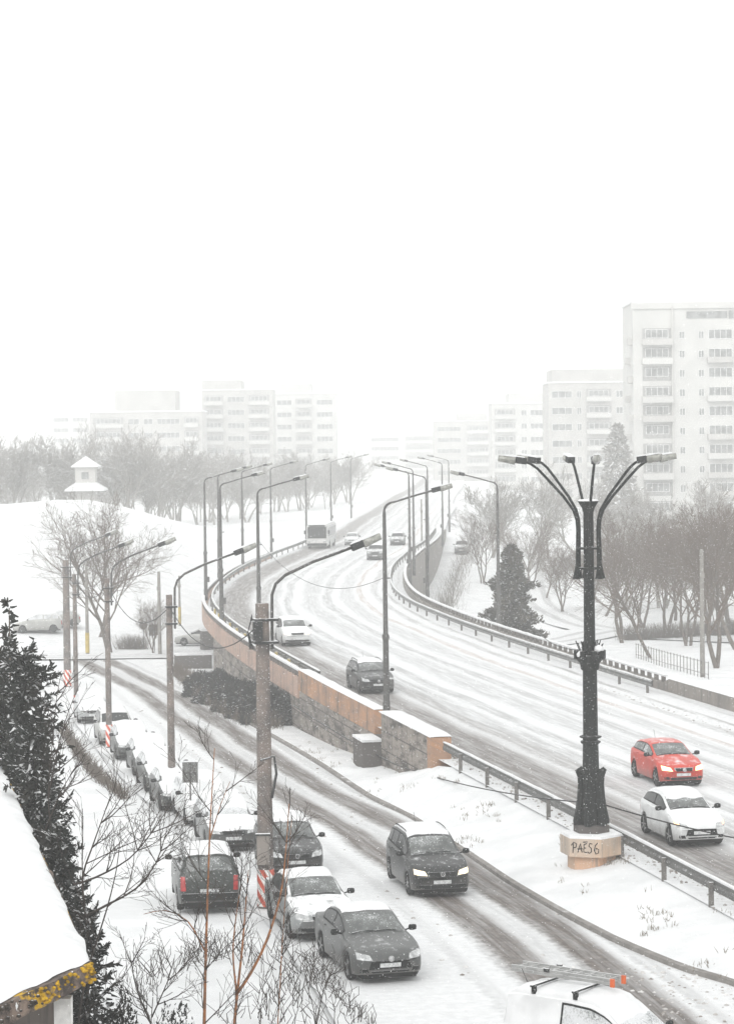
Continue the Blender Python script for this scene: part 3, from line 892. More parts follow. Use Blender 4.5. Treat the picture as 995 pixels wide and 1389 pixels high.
    if grille == 'mouth':
        face_patch('grille', [(-w * .60, .37), (w * .60, .37), (w * .52, .58), (-w * .52, .58)], M_BLACKP, off=.014, nu=8)
        face_patch('lower_grille', [(-w * .5, .285), (w * .5, .285), (w * .55, .33), (-w * .55, .33)], M_BLACKP, off=.01, nu=6, nv=1)
    elif grille == 'framed':
        face_patch('grille_frame', [(-w * .36, nz - .13), (w * .36, nz - .13), (w * .42, nz + .015), (-w * .42, nz + .015)], M_CHROME, off=.012, nu=6)
        g = face_patch('grille', [(-w * .33, nz - .115), (w * .33, nz - .115), (w * .39, nz), (-w * .39, nz)], M_BLACKP, off=.022, nu=6)
        face_patch('lower_grille', [(-w * .55, .28), (w * .55, .28), (w * .6, .37), (-w * .6, .37)], M_BLACKP, off=.012, nu=6, nv=2)
    else:
        face_patch('grille', [(-w * .40, nz - .105), (w * .40, nz - .105), (w * .44, nz + .0), (-w * .44, nz + .0)], M_BLACKP, off=.012, nu=6)
        face_patch('lower_grille', [(-w * .62, .28), (w * .62, .28), (w * .66, .39), (-w * .66, .39)], M_BLACKP, off=.012, nu=8, nv=2)
    if plate:
        face_patch('number_plate', [(-.26, .405), (.26, .405), (.26, .505), (-.26, .505)], M_PLATE, off=.03, nu=3, nv=1)
        face_patch('number_plate', [(-.26, .60), (.26, .60), (.26, .70), (-.26, .70)], M_PLATE, rear=True, off=.025, nu=3, nv=1)
    if emblem:
        h = bvh.ray_cast(Vector((6, 0, nz - .05)), Vector((-1, 0, 0)))[0]
        em = MB()
        ring = [(h.x + .045, .065 * math.cos(2 * PI * k / 16), h.z + .065 * math.sin(2 * PI * k / 16)) for k in range(17)]
        em.tube(ring, .010, 5)
        if emblem == 'ring':
            x = h.x + .045
            em.tube([(x, -.035, h.z + .05), (x, 0, h.z + .005), (x, .035, h.z + .05)], .008, 4)
            em.tube([(x, -.055, h.z + .025), (x, -.025, h.z - .05), (x, 0, h.z - .005), (x, .025, h.z - .05), (x, .055, h.z + .025)], .008, 4)
        else:
            em.lathe([(.005, -.01), (.055, 0), (.005, .012)], (h.x + .04, 0, h.z), 12, M=Matrix.Rotation(PI / 2, 3, 'Y'))
        em.build('emblem', M_CHROME, r)
    # rear
    tz = S['T'][4][1] - .14
    tall = shape in ('minivan', 'van', 'estate', 'suv')
    for sd in (-1, 1):
        face_patch('taillight', [(sd * w * .74, tz - .30), (sd * w * .90, tz - .30), (sd * w * .90, tz + (.10 if tall else -.06)), (sd * w * .76, tz + (.10 if tall else -.06))], M_TAIL, rear=True, off=.018, nu=3, nv=5)
    face_patch('rear_bumper', [(-w * .86, .36), (w * .86, .36), (w * .88, .56), (-w * .88, .56)], M_BLACKP, rear=True, off=.05, nu=8, nv=2)
    if shape in ('minivan', 'estate') or rails:
        for sd in (-1, 1):
            pts = [S_off(S['rf'] + .35 + (S['rr'] - S['rf'] - .5) * q / 8, 7.75, sd, .02 + .055 * math.sin(PI * min(1, max(0, (q / 8)))) ** .3) for q in range(9)]
            MB().tube(pts, .02, 6).build('roof_rail', M_BLACKP, r)
    if not far and not buried:
        for y0, y1 in ((-.08, -.62), (.5, -.06)):
            a = S_off(S['cowl'] + .06, 9.6, 1, .02); mb = MB()
            pts = []
            for q in range(5):
                yy = y0 + (y1 - y0) * q / 4
                h = bvh.ray_cast(Vector((L_ / 2 - S['cowl'] - .07 - .02 * math.sin(PI * q / 4), yy, 3)), Vector((0, 0, -1)))
                if h[0] is not None: pts.append(h[0] + Vector((0, 0, .02)))
            if len(pts) > 1: mb.tube(pts, .012, 4).build('wiper', M_BLACKP, r)
    p = S_off(S['rr'] - .12, 10, 1, .01)
    if rng.random() < .6 and not buried: MB().tube([p, p + Vector((-.16, 0, .30))], .006, 4).build('antenna', M_BLACKP, r)
    # snow lying on it
    if buried:
        top_panel('snow_layer', .10, S['cowl'] + .12, 5.7, M_SNOW, .0, 10, 16, .075, .05)
        top_panel('snow_layer', S['rf'] - .38, S['rr'] + .12, 6.9, M_SNOW, .0, 14, 16, .11, .08)
        if rng.random() < .6: top_panel('snow_layer', S['cowl'] + .03, S['rf'] - .1, 7.5, M_SNOW, .004, 8, 14, .045, .12)
        top_panel('snow_layer', S['rr'] + .05, L_ - .04, 7.2, M_SNOW, .0, 8, 14, .06, .05)
    else:
        if roof_snow: top_panel('snow_layer', S['rf'] + .06, S['rr'] - .02, 7.35, M_SNOW, .0, 12, 16, roof_snow, .10)
        if hood_snow: top_panel('snow_layer', .16, S['cowl'] - .08, 6.4, M_SNOW, .0, 10, 14, hood_snow, .12)
        if glass_snow: top_panel('snow_layer', S['rf'] - .26, S['rf'] + .12, 7.6, M_SNOW, .006, 5, 14, .02, .16)
    return r
P_WHITE = paint('white car paint', (0.66, 0.67, 0.67), 0.0, sides=0.15)
P_RED = paint('red car paint', (0.50, 0.030, 0.010), 0.0, snow=(0.93, 1.25), sides=0.28, amp=0.9)
P_GREY = paint('grey green metallic paint', (0.085, 0.088, 0.086), 0.4, snow=(1.0, 1.35), sides=0.3, amp=0.9)
P_BLACK = paint('black car paint', (0.008, 0.009, 0.009), 0.1, snow=(0.98, 1.3), sides=0.35, amp=0.9)
P_SILVER = paint('silver car paint', (0.42, 0.43, 0.43), 0.3, sides=0.2)
P_DARK = paint('dark green grey paint', (0.028, 0.033, 0.03), 0.2, snow=(0.9, 1.2), sides=0.45, amp=1.0)
P_BEIGE = paint('pale grey paint', (0.40, 0.40, 0.38), 0.2, sides=0.2)
P_VAN = paint('white van paint', (0.76, 0.765, 0.77), 0.0, sides=0.1)
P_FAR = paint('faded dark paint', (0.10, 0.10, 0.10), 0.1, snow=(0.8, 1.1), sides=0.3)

def lowdir(Y):
    d = 1.0
    return (interp(LOW, Y - d) - interp(LOW, Y + d), -2 * d)
def deckfacing(Y): d = deck_dir(Y); return (-d.x, -d.y)
def P3(p, z=None): return (p[0], p[1], p[2] if z is None else z)
zr = lambda Y: z_low(Y) + 0.045
def low_front(px, py):
    z = 0
    for _ in range(20): q = on_z(px, py, z); z = zr(q.y)
    return (q.x, q.y, z)
def deck_front(px, py):
    q = on_z(px, py, DECK + .01); return (q.x, q.y, DECK + .012)
f = low_front(531, 1336)
make_car('sedan', 'grey metallic car with snowy roof and wide black grille, nearest of the parked row', 'car', f, (.265, -1), P_GREY, M_GLASS_F, roof_snow=.05, emblem='disc', grille='mouth', lights=M_LAMP)
make_car('sedan', 'silver saloon with frosted windscreen parked close behind the grey metallic car', 'car', (f[0] - 1.62, f[1] + 5.05, zr(f[1] + 5)), (.235, -1), paint('silver grey car paint', (0.27, 0.28, 0.28), 0.35, sides=0.3), M_GLASS_F, roof_snow=.06)
make_car('estate', 'black car with snowy roof parked behind the thick concrete pole', 'car', low_front(404, 1191), (.17, -1), P_BLACK, M_GLASS_F, roof_snow=.07, emblem='ring')
make_car('minivan', 'dark grey minivan seen from behind with snow on its roof and rear window', 'car', low_front(285, 1240), (-.13, 1), P_DARK, M_GLASS_F, M_GLASS_F, roof_snow=.08, facing_rear=True)
make_car('minivan', 'black minivan with roof rails driving along the lower street with warm headlights', 'car', low_front(601, 1219), lowdir(72), P_BLACK, M_GLASS_F, roof_snow=.05, lights=M_LAMP_WARM, name='moving_car', emblem='ring', rails=True)
make_car('hatch', 'white hatchback with a snow covered bonnet driving near the guard rail', 'car', deck_front(953, 1151), deckfacing(72), P_WHITE, M_GLASS_F, roof_snow=.06, hood_snow=.04, lights=M_LAMP, name='moving_car', grille='mouth', amber=True, glass_snow=True)
make_car('hatch', 'bright red hatchback with lit headlights', 'car', deck_front(928, 1069), deckfacing(86), P_RED, M_GLASS_F, M_GLASS_F, roof_snow=0, lights=M_LAMP_ON, name='moving_car', grille='framed', emblem='disc')
make_car('estate', 'black car on the flyover behind the tall street lamp', 'car', deck_front(514, 942), deckfacing(119), P_BLACK, M_GLASS_F, roof_snow=.03, name='moving_car', emblem='disc')
make_car('suv', 'white off road car driving in the left lane of the flyover', 'car', deck_front(404, 877), deckfacing(148), P_WHITE, M_GLASS_F, roof_snow=.05, name='moving_car', lights=M_LAMP_WARM)
make_car('suv', 'small grey car with dark windows far up the flyover, right of the bus', 'car', deck_front(508, 760), deckfacing(255), P_FAR, M_GLASS_D, roof_snow=.04, name='moving_car', far=True)
make_car('hatch', 'faint white car far up the flyover just beside the bus', 'car', deck_front(476, 740), deckfacing(292), P_WHITE, M_GLASS_F, roof_snow=.05, hood_snow=.03, name='moving_car', far=True)
make_car('estate', 'faint dark car far up the flyover between two tall lamp poles', 'car', deck_front(538, 740), deckfacing(294), P_FAR, M_GLASS_D, roof_snow=.04, name='moving_car', far=True)
q = on_ground(625, 752)
make_car('minivan', 'faint grey van on the side road right of the flyover', 'car', (q.x, q.y, z_ground(q.x, q.y) + .06), (-.1, -1), P_FAR, M_GLASS_D, roof_snow=.04, name='moving_car', far=True)
q = on_ground(238, 876)
make_car('sedan', 'pale grey car parked sideways beside the bridge end', 'car', (q.x - .1, q.y + 1, z_ground(q.x, q.y + 1) + .02), (-1, .12), P_BEIGE, M_GLASS_F, roof_snow=.06, hood_snow=.04)
bur = [(318, 1157, 'estate', P_GREY, 'snow buried grey car just behind the dark grey minivan'),
       (288, 1122, 'estate', P_WHITE, 'snow buried white car with roof rails, second behind the dark grey minivan'),
       (250, 1102, 'hatch', P_DARK, 'snow buried dark hatchback right beside the rectangular sign'),
       (228, 1076, 'hatch', P_DARK, 'snow buried small car hidden partly by the second concrete lamp pole'),
       (209, 1054, 'hatch', P_BLACK, 'snow buried dark hatchback just up the row from the second concrete lamp pole'),
       (184, 1032, 'hatch', P_GREY, 'snow buried grey hatchback next to the car with the bare dark windscreen')]
for px, py, sh, pm, lab in bur:
    f = low_front(px, py)
    make_car(sh, lab, 'car', f, lowdir(f[1]), pm, roof_snow=.1, buried=True, group='snow covered cars parked along the lower street', rails=(px == 288))
f = low_front(161, 1012)
make_car('estate', 'pale car with a bare dark windscreen parked by the third concrete lamp pole', 'car', f, lowdir(f[1]), P_BEIGE, M_GLASS_D, roof_snow=.09, hood_snow=.07, group='snow covered cars parked along the lower street')
f = low_front(128, 982)
make_car('hatch', 'snow buried grey car at the far end of the parked row', 'car', f, lowdir(f[1]), P_SILVER, buried=True, group='snow covered cars parked along the lower street')
for px, py, sh, lab in ((72, 850, 'hatch', 'faint snow covered car on the far left beyond the cross street'), (40, 858, 'minivan', 'faint snow covered van at the left picture edge beyond the cross street')):
    q = on_ground(px, py)
    make_car(sh, lab, 'car', (q.x - 1.5, q.y, z_ground(q.x, q.y) + .02), (-1, -.15), P_BEIGE, buried=True, far=True)

# white van with ladder
vc = on_z(824, 1415, 0.9)
VH = (0.80, -0.60)
vl = math.hypot(*VH); vh = (VH[0] / vl, VH[1] / vl)
van = make_car('van', 'white van carrying an aluminium ladder on its snowy roof', 'van', (vc.x + vh[0] * 2.1, vc.y + vh[1] * 2.1, 0.045), VH, P_VAN, M_GLASS_S, M_GLASS_S, roof_snow=.07, hood_snow=.05, name='parked_van', glass_snow=True, rear_win=False)
M_ALU = mat('aluminium ladder', (0.50, 0.50, 0.49), 0.45, 0.5, snow=(0.75, 1.0), sides=0.2)
for x in (-1.35, -.35):
    mb = MB().box((x, 0, 1.985), (.06, 1.45, .04))
    for sd in (-1, 1): mb.box((x, sd * .62, 1.90), (.09, .07, .16))
    mb.build('roof_bar', M_BLACKP, van)
lad = thing('ladder', 'two section aluminium ladder with orange end caps lying on the white van', 'ladder', van.location + Matrix.Rotation(math.atan2(vh[1], vh[0]), 3, 'Z') @ Vector((-1.12, .28, 2.03)), math.atan2(vh[1], vh[0]) - .03)
for k, (z, y) in enumerate(((.0, 0), (.075, .0))):
    for sd in (-1, 1):
        MB().box((0, y + sd * .21, z + .035), (2.5, .026, .062)).build('side_rail', M_ALU, lad)
    for q in range(9):
        if q % 1 == 0: MB().tube([(-1.12 + q * .28, y - .2, z + .035), (-1.12 + q * .28, y + .2, z + .035)], .016, 6).build('rung', M_ALU, lad)
M_ORCAP = mat('orange plastic', (0.62, 0.12, 0.03), 0.5)
for sd in (-1, 1):
    MB().box((1.25, sd * .21, .06), (.09, .05, .17)).build('end_cap', M_ORCAP, lad)
    MB().box((-.35, sd * .24, .13), (.12, .05, .07)).build('clamp', M_BLACKP, lad)

# bus
def make_bus():
    p = deck_front(430, 745)
    d = deckfacing(p[1]); dl = math.hypot(*d); d = (d[0] / dl, d[1] / dl)
    r = thing('bus', 'faint white city bus with a big dark windscreen coming down the flyover', 'bus', (p[0] - d[0] * 5.5, p[1] - d[1] * 5.5, p[2]), math.atan2(d[1], d[0]))
    W = mat('bus white', (0.55, 0.55, 0.54), 0.4, snow=(0.7, 0.95), sides=.2)
    me = bmesh.new(); bmesh.ops.create_cube(me, size=1)
    for v in me.verts: v.co = Vector((v.co.x * 11, v.co.y * 2.5, v.co.z * 2.55 + 1.62))
    bmesh.ops.bevel(me, geom=list(me.edges), offset=.14, segments=3, affect='EDGES')
    m = bpy.data.meshes.new('body'); me.to_mesh(m); me.free(); m.materials.append(W)
    o = bpy.data.objects.new('body', m); COL.objects.link(o); o.parent = r
    MB().box((5.51, 0, 1.95), (.04, 2.2, 1.35)).build('windscreen', M_GLASS_D, r)
    MB().box((5.51, 0, 2.74), (.05, 1.9, .2)).build('destination_board', M_BLACKP, r)
    MB().box((5.52, 0, .55), (.05, 2.3, .3)).build('bumper', M_BLACKP, r)
    for sd in (-1, 1):
        MB().box((5.52, sd * .92, .85), (.05, .36, .18)).build('headlight', M_LAMP, r)
        MB().box((5.6, sd * 1.42, 2.0), (.12, .2, .45)).build('mirror', M_BLACKP, r)
        for k in range(6): MB().box((4.2 - k * 1.65, sd * 1.252, 2.0), (1.5, .03, .95)).build('side_window', M_GLASS_D, r)
        for x in (3.0, -3.2):
            MB().lathe([(.2, -.13), (.46, -.14), (.46, .14), (.2, .13)], (x, sd * 1.13, .47), 18, M=Matrix.Rotation(PI / 2, 3, 'X')).build('wheel', M_TYRE, r)
    MB().box((-.2, 0, 2.93), (9.8, 2.1, .08)).build('snow_layer', M_SNOW, r)
make_bus()

# ------------------------------------------------------------------ street lamps
M_STEELP = mat('weathered steel pole', (0.085, 0.082, 0.078), 0.7, 0.1, sides=0.35, snow=(0.8, 1.1), vscale=2)
M_LAMPBOX = mat('dark lamp housing', (0.035, 0.036, 0.036), 0.6, snow=(0.5, 0.8), sides=0.2)
M_BOWL = mat('grey lamp bowl', (0.30, 0.30, 0.27), 0.2, var=0.35, vscale=8, coat=0.5)
M_CONC = mat('old concrete pole', (0.20, 0.165, 0.145), 0.92, sides=0.35, snow=(0.9, 1.2), vscale=1.6, col2=(0.11, 0.098, 0.092), bump=.3)
M_CONC_P = mat('pale concrete pole', (0.24, 0.225, 0.205), 0.92, sides=0.3, snow=(0.9, 1.2), vscale=2, bump=.2)
def lamp_head(parent, base, d, tilt, size=1.0):
    """lantern: dark gear box, grey bowl behind it; d = outward horizontal direction"""
    d = Vector((d[0], d[1], 0)).normalized()
    X = (d * math.cos(tilt) + Vector((0, 0, 1)) * math.sin(tilt)).normalized()
    Y = Vector((0, 0, 1)).cross(X).normalized(); Z = X.cross(Y)
    M = Matrix((X, Y, Z)).transposed()
    b = Vector(base)
    MB().box(b + X * .17 * size, (.36 * size, .24 * size, .21 * size), M=M).build('housing', M_LAMPBOX, parent)
    mb = MB()
    rows = []
    for i in range(9):
        t = i / 8; x = .36 + .55 * t; w = .15 * math.sqrt(max(0.02, 1 - (2 * t - 0.9) ** 2 / 1.25)); h = .15 * (1 - .35 * t)
        rows.append([b + (X * x + Y * (w * math.cos(a)) + Z * (h * math.sin(a) - .01)) * size for a in [2 * PI * k / 12 for k in range(13)]])
    mb.grid(rows)
    mb.f.append(tuple(range(12))); mb.mi.append(0)
    e = 8 * 13; mb.f.append(tuple(e + k for k in range(11, -1, -1))); mb.mi.append(0)
    mb.build('lamp_bowl', M_BOWL, parent, smooth=True)
    MB().box(b + (X * .42 + Z * .115) * size, (.7 * size, .2 * size, .045 * size), M=M).build('snow_cap', M_SNOW, parent)
def make_steel_lamp():
    r = thing('street_lamp', '', 'street lamp')
    MB().lathe([(.16, -.6), (.16, 1.2), (.145, 1.25), (.125, 3.9), (.16, 4.0), (.16, 4.1), (.11, 4.2), (.095, 7.2), (.075, 9.4), (.06, 9.5)], n=12).build('pole', M_STEELP, r, angle=40)
    MB().box((.2, 0, 2.0), (.2, .18, .42)).build('fuse_box', M_STEELP, r)
    MB().tube([(.05, 0, 6.6), (.24, 0, 6.6)], .03, 6).build('hook', M_STEELP, r)
    pts = [(0, 0, 9.4)] + [(.45 - .45 * math.cos(a), 0, 9.5 + .4 * math.sin(a)) for a in [PI / 2 * k / 6 for k in range(7)]] + [(1.2, 0, 10.12), (2.2, 0, 10.38)]
    MB().tube(pts, [.055] * 6 + [.045] * 4, 7).build('arm', M_STEELP, r, smooth=True)
    lamp_head(r, (2.15, 0, 10.38), (1, 0), .22)
    return r
proto = make_steel_lamp()
GL = 'street lamps along the left side of the flyover'
GR = 'street lamps along the right side of the flyover'
left_l = [(105.4, -7.35, 'steel street lamp standing in the gap between end block and long wall'),
          (142, -7.35, 'steel street lamp on the pink parapet just behind the thick concrete pole'),
          (163, -7.35, 'steel street lamp on the pink parapet left of the white off road car'),
          (189, -7.35, 'steel street lamp on the outer bend of the flyover, leftmost lamp of the bridge'),
          (213, -7.35, 'steel street lamp on the outer bend, next beyond the leftmost lamp of the bridge'),
          (238, -7.35, None), (264, -7.4, None), (300, -7.4, None), (345, -7.4, None), (400, -7.4, None)]
right_l = [(155, 9.35, 'steel street lamp rising behind the dark cypress'),
           (184, 9.35, 'steel street lamp standing alone left of the dark cypress on the far parapet'),
           (214, 9.35, 'steel street lamp on the inner bend, nearest of the bunched far lamps'),
           (238, 9.35, 'steel street lamp on the inner bend, second of the bunched far lamps'),
           (268, 9.3, None), (302, 9.3, None), (345, 9.3, None)]
first = True
for lst, g, sgn in ((left_l, GL, 1), (right_l, GR, -1)):
    for (Y, s, lab) in lst:
        o = proto if first else copy_tree(proto); first = False
        p = edge_at(Y, s); d = deck_dir(Y)
        o.location = (p.x, p.y, DECK)
        o.rotation_euler = (0, 0, math.atan2(-d.x * sgn, d.y * sgn))
        o['group'] = g
        o['label'] = lab or ('faint steel street lamp far along the left rail of the flyover' if sgn > 0 else 'faint steel street lamp far along the right parapet of the flyover')

# striped warning band
def mat_stripes():
    m, N, L, b = new_mat('red white stripes')
    t = N.new('ShaderNodeTexCoord'); s = N.new('ShaderNodeSeparateXYZ'); L.new(t.outputs['Object'], s.inputs[0])
    v = nmath(N, L, 'MULTIPLY_ADD', s.outputs[0], 1.6, s.outputs[2])
    v = nmath(N, L, 'FRACT', nmath(N, L, 'MULTIPLY', v, 2.3))
    c = nmix(N, L, nmath(N, L, 'GREATER_THAN', v, 0.5), (0.55, 0.09, 0.05), (0.72, 0.70, 0.68))
    n = nnoise(N, L, 9, 4, rough=.7)
    c = nmix(N, L, nrange(N, L, n, .62, .74), c, (.8, .8, .8))
    L.new(c, b.inputs['Base Color']); b.inputs['Roughness'].default_value = .6
    return m
M_STRIPE = mat_stripes()
def concrete_lamp(loc, label, rb, rt, h, arm, aim, thick=False, stripe=True, group=None):
    r = thing('street_lamp', label, 'street lamp', loc, 0, group)
    MB().lathe([(rb, -.6), (rb, 0), (rt, h), (rt * .9, h + .01)], n=10).build('pole', M_CONC, r, angle=40)
    ax, ay = aim; n = math.hypot(ax, ay); ax /= n; ay /= n
    o = rt + .09
    prof = [(o, h - 1.3), (o, h - .4), (o + .01, h + .25), (o + .12, h + .55), (o + .4, h + .8), (o + arm * .5, h + 1.15), (o + arm, h + 1.55)]
    MB().tube([(ax * q, ay * q, z) for q, z in prof], .045, 7).build('arm', M_STEELP, r, smooth=True)
    for z in (h - 1.1, h - .45):
        MB().box((ax * .08, ay * .08, z), (.62 * rt / .17, .5 * rt / .17, .07), math.atan2(ay, ax)).build('clamp', M_LAMPBOX, r)
    lamp_head(r, (ax * (o + arm), ay * (o + arm), h + 1.55), (ax, ay), .36, 1.0)
    if stripe: MB().lathe([(rb + .02, .1), (rb + .02, 1.15), (rb + .015, 1.15)], n=14).build('warning_band', M_STRIPE, r, angle=40)
    if thick:
        MB().box((-.05, -rb - .06, 1.75), (.36, .16, .85)).build('junction_box', MATS['grey stained concrete'], r)
        MB().box((-.05, -rb - .07, 2.19), (.42, .2, .05)).build('box_lid', M_LAMPBOX, r)
        MB().box((-.12, -rt - .02, h - .75), (.28, .3, .55)).build('insulator_block', M_LAMPBOX, r)
        mb = MB()
        for k in range(5): mb.tube([(-rt - .1, -.05, h - .3 - k * .03), (-rt - .22, -.1, h - .8), (-rt - .05 - .03 * k, -.1, h - 1.3)], .012, 4)
        mb.build('cable_loop', M_LAMPBOX, r)
        MB().tube([(rt + .02, -.1, 3.2), (rb + .12, -.15, 3.9), (rt + .1, -.12, 4.4), (-.1, -rt - .03, 4.3)], .04, 6).build('conduit', M_LAMPBOX, r)
    return r
GC = 'concrete lamp poles along the lower street'
aim = (.93, .2)
concrete_lamp((-3.02, 69.3, z_low(69.3)), 'thick brown concrete lamp pole with junction box and red striped base in the centre', .23, .19, 8.75, 2.35, aim, True, True, GC)
concrete_lamp((-7.62, 93.2, z_low(93.2)), 'concrete lamp pole with a red and white spiral base near the square sign', .15, .12, 8.2, 2.35, aim, False, True, GC)
concrete_lamp((-12.55, 117, z_low(117)), 'concrete lamp pole with striped base beside the bare dark windscreen', .15, .12, 8.2, 2.3, aim, False, True, GC)
concrete_lamp((-16.4, 136, z_low(136)), 'slim concrete lamp pole at the far end of the parked row', .14, .11, 7.9, 2.3, aim, False, True, GC)
concrete_lamp((-19.6, 158, z_low(158)), 'pale thick concrete lamp pole farthest to the left', .24, .21, 8.3, 2.3, aim, False, True, GC)

# ------------------------------------------------------------------ ornate six armed lamp
M_CAST = mat('dark green cast iron', (0.006, 0.008, 0.0075), 0.6, 0.0, sides=0.2, snow=(0.9, 1.2), vscale=4, col2=(0.012, 0.013, 0.012), bump=.5)
M_PLINTH = mat_render_wall('plinth concrete', (0.50, 0.36, 0.26), (0.56, 0.34, 0.22), (0.26, 0.22, 0.19))
M_PLTH_T = mat_render_wall('plinth slab', (0.46, 0.38, 0.31), (0.52, 0.37, 0.26), (0.28, 0.25, 0.22))
pc = at(802, 1186, 72.8)
pb = Vector((pc.x, pc.y, 0.30))
def big_lamp():
    pl = thing('lamp_plinth', 'six sided tan concrete plinth with black graffiti carrying the ornate lamp', 'plinth', pb)
    a0 = math.radians(-17.5)
    MB().lathe([(.70, -.9), (.74, .02), (.74, .48)], n=6, rot=a0).build('lower_block', M_PLINTH, pl)
    MB().lathe([(.955, .48), (.965, .5), (.965, 1.02), (.95, 1.03)], n=6, rot=a0).build('upper_slab', M_PLTH_T, pl)
    MB().lathe([(.96, 1.032), (.94, 1.10), (.6, 1.13), (.1, 1.14)], n=6, rot=a0).build('snow_cap', M_SNOW, pl)
    MB().lathe([(.52, 1.09), (.55, 1.12), (.55, 1.34), (.5, 1.36)], n=6, rot=a0).build('step', M_STONE, pl)
    # graffiti, painted on the broad front face
    v0 = Vector((math.cos(a0 - math.radians(120)), math.sin(a0 - math.radians(120)), 0)) * .968
    v1 = Vector((math.cos(a0 - math.radians(60)), math.sin(a0 - math.radians(60)), 0)) * .968
    ux = (v1 - v0).normalized(); no = Vector((ux.y, -ux.x, 0))
    if no.dot(v0) < 0: no = -no
    org = v0 + ux * .10 + Vector((0, 0, .60))
    mb = MB()
    L6 = {'P': [[(0, -.02), (.02, .26)], [(-.05, .2), (.03, .3), (.12, .25), (.1, .15), (.01, .13)]],
          'A': [[(0, 0), (.04, .16), (.08, .27), (.1, .14), (.13, 0)], [(-.02, .1), (.15, .11)]],
          'E': [[(.12, .27), (.03, .24), (.03, .15), (.1, .14), (.02, .12), (.02, .02), (.13, .0)], [(.0, .31), (.14, .32)]],
          'S': [[(.13, .26), (.05, .28), (.02, .2), (.1, .13), (.1, .03), (.03, -.02), (-.02, .03)]],
          '6': [[(.14, .3), (.06, .22), (.03, .08), (.08, -.03), (.16, .0), (.17, .1), (.1, .14), (.05, .08)]]}
    x = 0
    for ch in 'PAES6':
        for st in L6[ch]:
            mb.tube([org + ux * (x + q[0] * .95) + Vector((0, 0, q[1] + .03)) + no * .004 for q in st], .014, 5)
        x += .155
    mb.build('graffiti', mat('black spray paint', (.015, .015, .015), .6), pl)

    r = thing('ornate_street_lamp', 'tall dark cast iron street lamp with six curved arms and snowy lanterns', 'street lamp', (pb.x, pb.y, pb.z + 1.36), 0)
    z0 = pb.z + 1.36
    Z = lambda z: z - z0
    # footing: six flared cast feet round the shaft
    MB().lathe([(.36, 0), (.37, .12), (.33, .5), (.30, .9), (.30, 1.55), (.27, 1.62), (.25, 1.7)], n=12).build('footing', M_CAST, r, angle=30)
    for k in range(6):
        a = a0 + PI / 6 + k * PI / 3; c, s_ = math.cos(a), math.sin(a)
        prof = [(.43, 0), (.44, .10), (.37, .45), (.33, .8), (.31, 1.2), (.33, 1.45), (.43, 1.64), (.40, 1.67), (.26, 1.6)]
        MB().tube([(c * q, s_ * q, z) for q, z in prof], [.13, .13, .12, .11, .10, .10, .07, .04, .03], 6).build('foot_leaf', M_CAST, r, angle=40)
    MB().lathe([(.25, 1.6), (.235, 2.4), (.30, 2.45), (.30, 2.50), (.235, 2.52), (.235, 2.58), (.33, 2.61), (.33, 2.65), (.225, 2.68), (.215, Z(6.3)), (.175, Z(6.9)), (.16, Z(9.0)), (.15, Z(11.2))], n=12).build('shaft', M_CAST, r, angle=40)
    # flower basket collar
    zb = Z(6.52)
    MB().lathe([(.20, zb - .25), (.27, zb - .2), (.30, zb - .02), (.40, zb + .10), (.42, zb + .22), (.24, zb + .24)], n=12).build('basket', M_CAST, r, angle=30)
    for k in range(8):
        a = k * PI / 4 + .2
        MB().box((math.cos(a) * .40, math.sin(a) * .40, zb + .24), (.16, .14, .26), a).build('basket_leaf', M_CAST, r)
    rg = random.Random(5); mb = MB()
    for k in range(60):
        a = rg.random() * 6.28; q = .12 + rg.random() * .3
        mb.tube([(math.cos(a) * q * .6, math.sin(a) * q * .6, zb + .2), (math.cos(a) * q, math.sin(a) * q, zb + .35 + rg.random() * .35)], .018, 3)
    mb.build('dried_plants', M_CAST, r)
    mb = MB()
    for a, h in ((-.6, .42), (.2, .34), (1.2, .3), (3.6, .25)):
        mb.lathe([(.02, -.12), (.13, -.06), (.15, .02), (.08, .1), (.01, .12)], (math.cos(a) * .3, math.sin(a) * .3, zb + h), 8)
    mb.build('snow_cap', M_SNOW, r, smooth=True)
    # top collar
    zt = Z(11.2)
    MB().lathe([(.17, zt - .15), (.19, zt - .05), (.30, zt + .13), (.32, zt + .16), (.05, zt + .18)], n=12).build('top_collar', M_CAST, r, angle=30)
    MB().lathe([(.31, zt + .165), (.28, zt + .21), (.02, zt + .23)], n=12).build('snow_cap', M_SNOW, r)
    for zz in (Z(9.35), Z(9.95)):
        MB().lathe([(.15, zz - .03), (.37, zz - .03), (.37, zz + .03), (.15, zz + .03)], n=12).build('bracket_ring', M_CAST, r, angle=30)
    for k in range(6):
        a = math.radians((-43, 9, 100, 137, 189, 271)[k])
        c, s_ = math.cos(a), math.sin(a)
        P2 = [(.38, Z(9.12)), (.37, Z(9.3)), (.36, Z(9.5)), (.34, Z(10.5)), (.36, Z(10.8)), (.46, Z(11.1)), (.75, Z(11.5)), (1.30, Z(12.1)), (1.55, Z(12.36)), (1.75, Z(12.5)), (1.95, Z(12.58))]
        ar = MB().tube([(c * q, s_ * q, z) for q, z in P2], [.10, .07, .045, .042, .042, .044, .045, .043, .041, .04, .04], 8)
        ar.lathe([(.12, -.06), (.11, 0), (.075, .1), (.05, .16)], (c * .38, s_ * .38, Z(9.1)), 10)
        ar.build('arm', M_CAST, r, smooth=True)
        lamp_head(r, (c * 1.9, s_ * 1.9, Z(12.58)), (c, s_), .13, .92)
big_lamp()

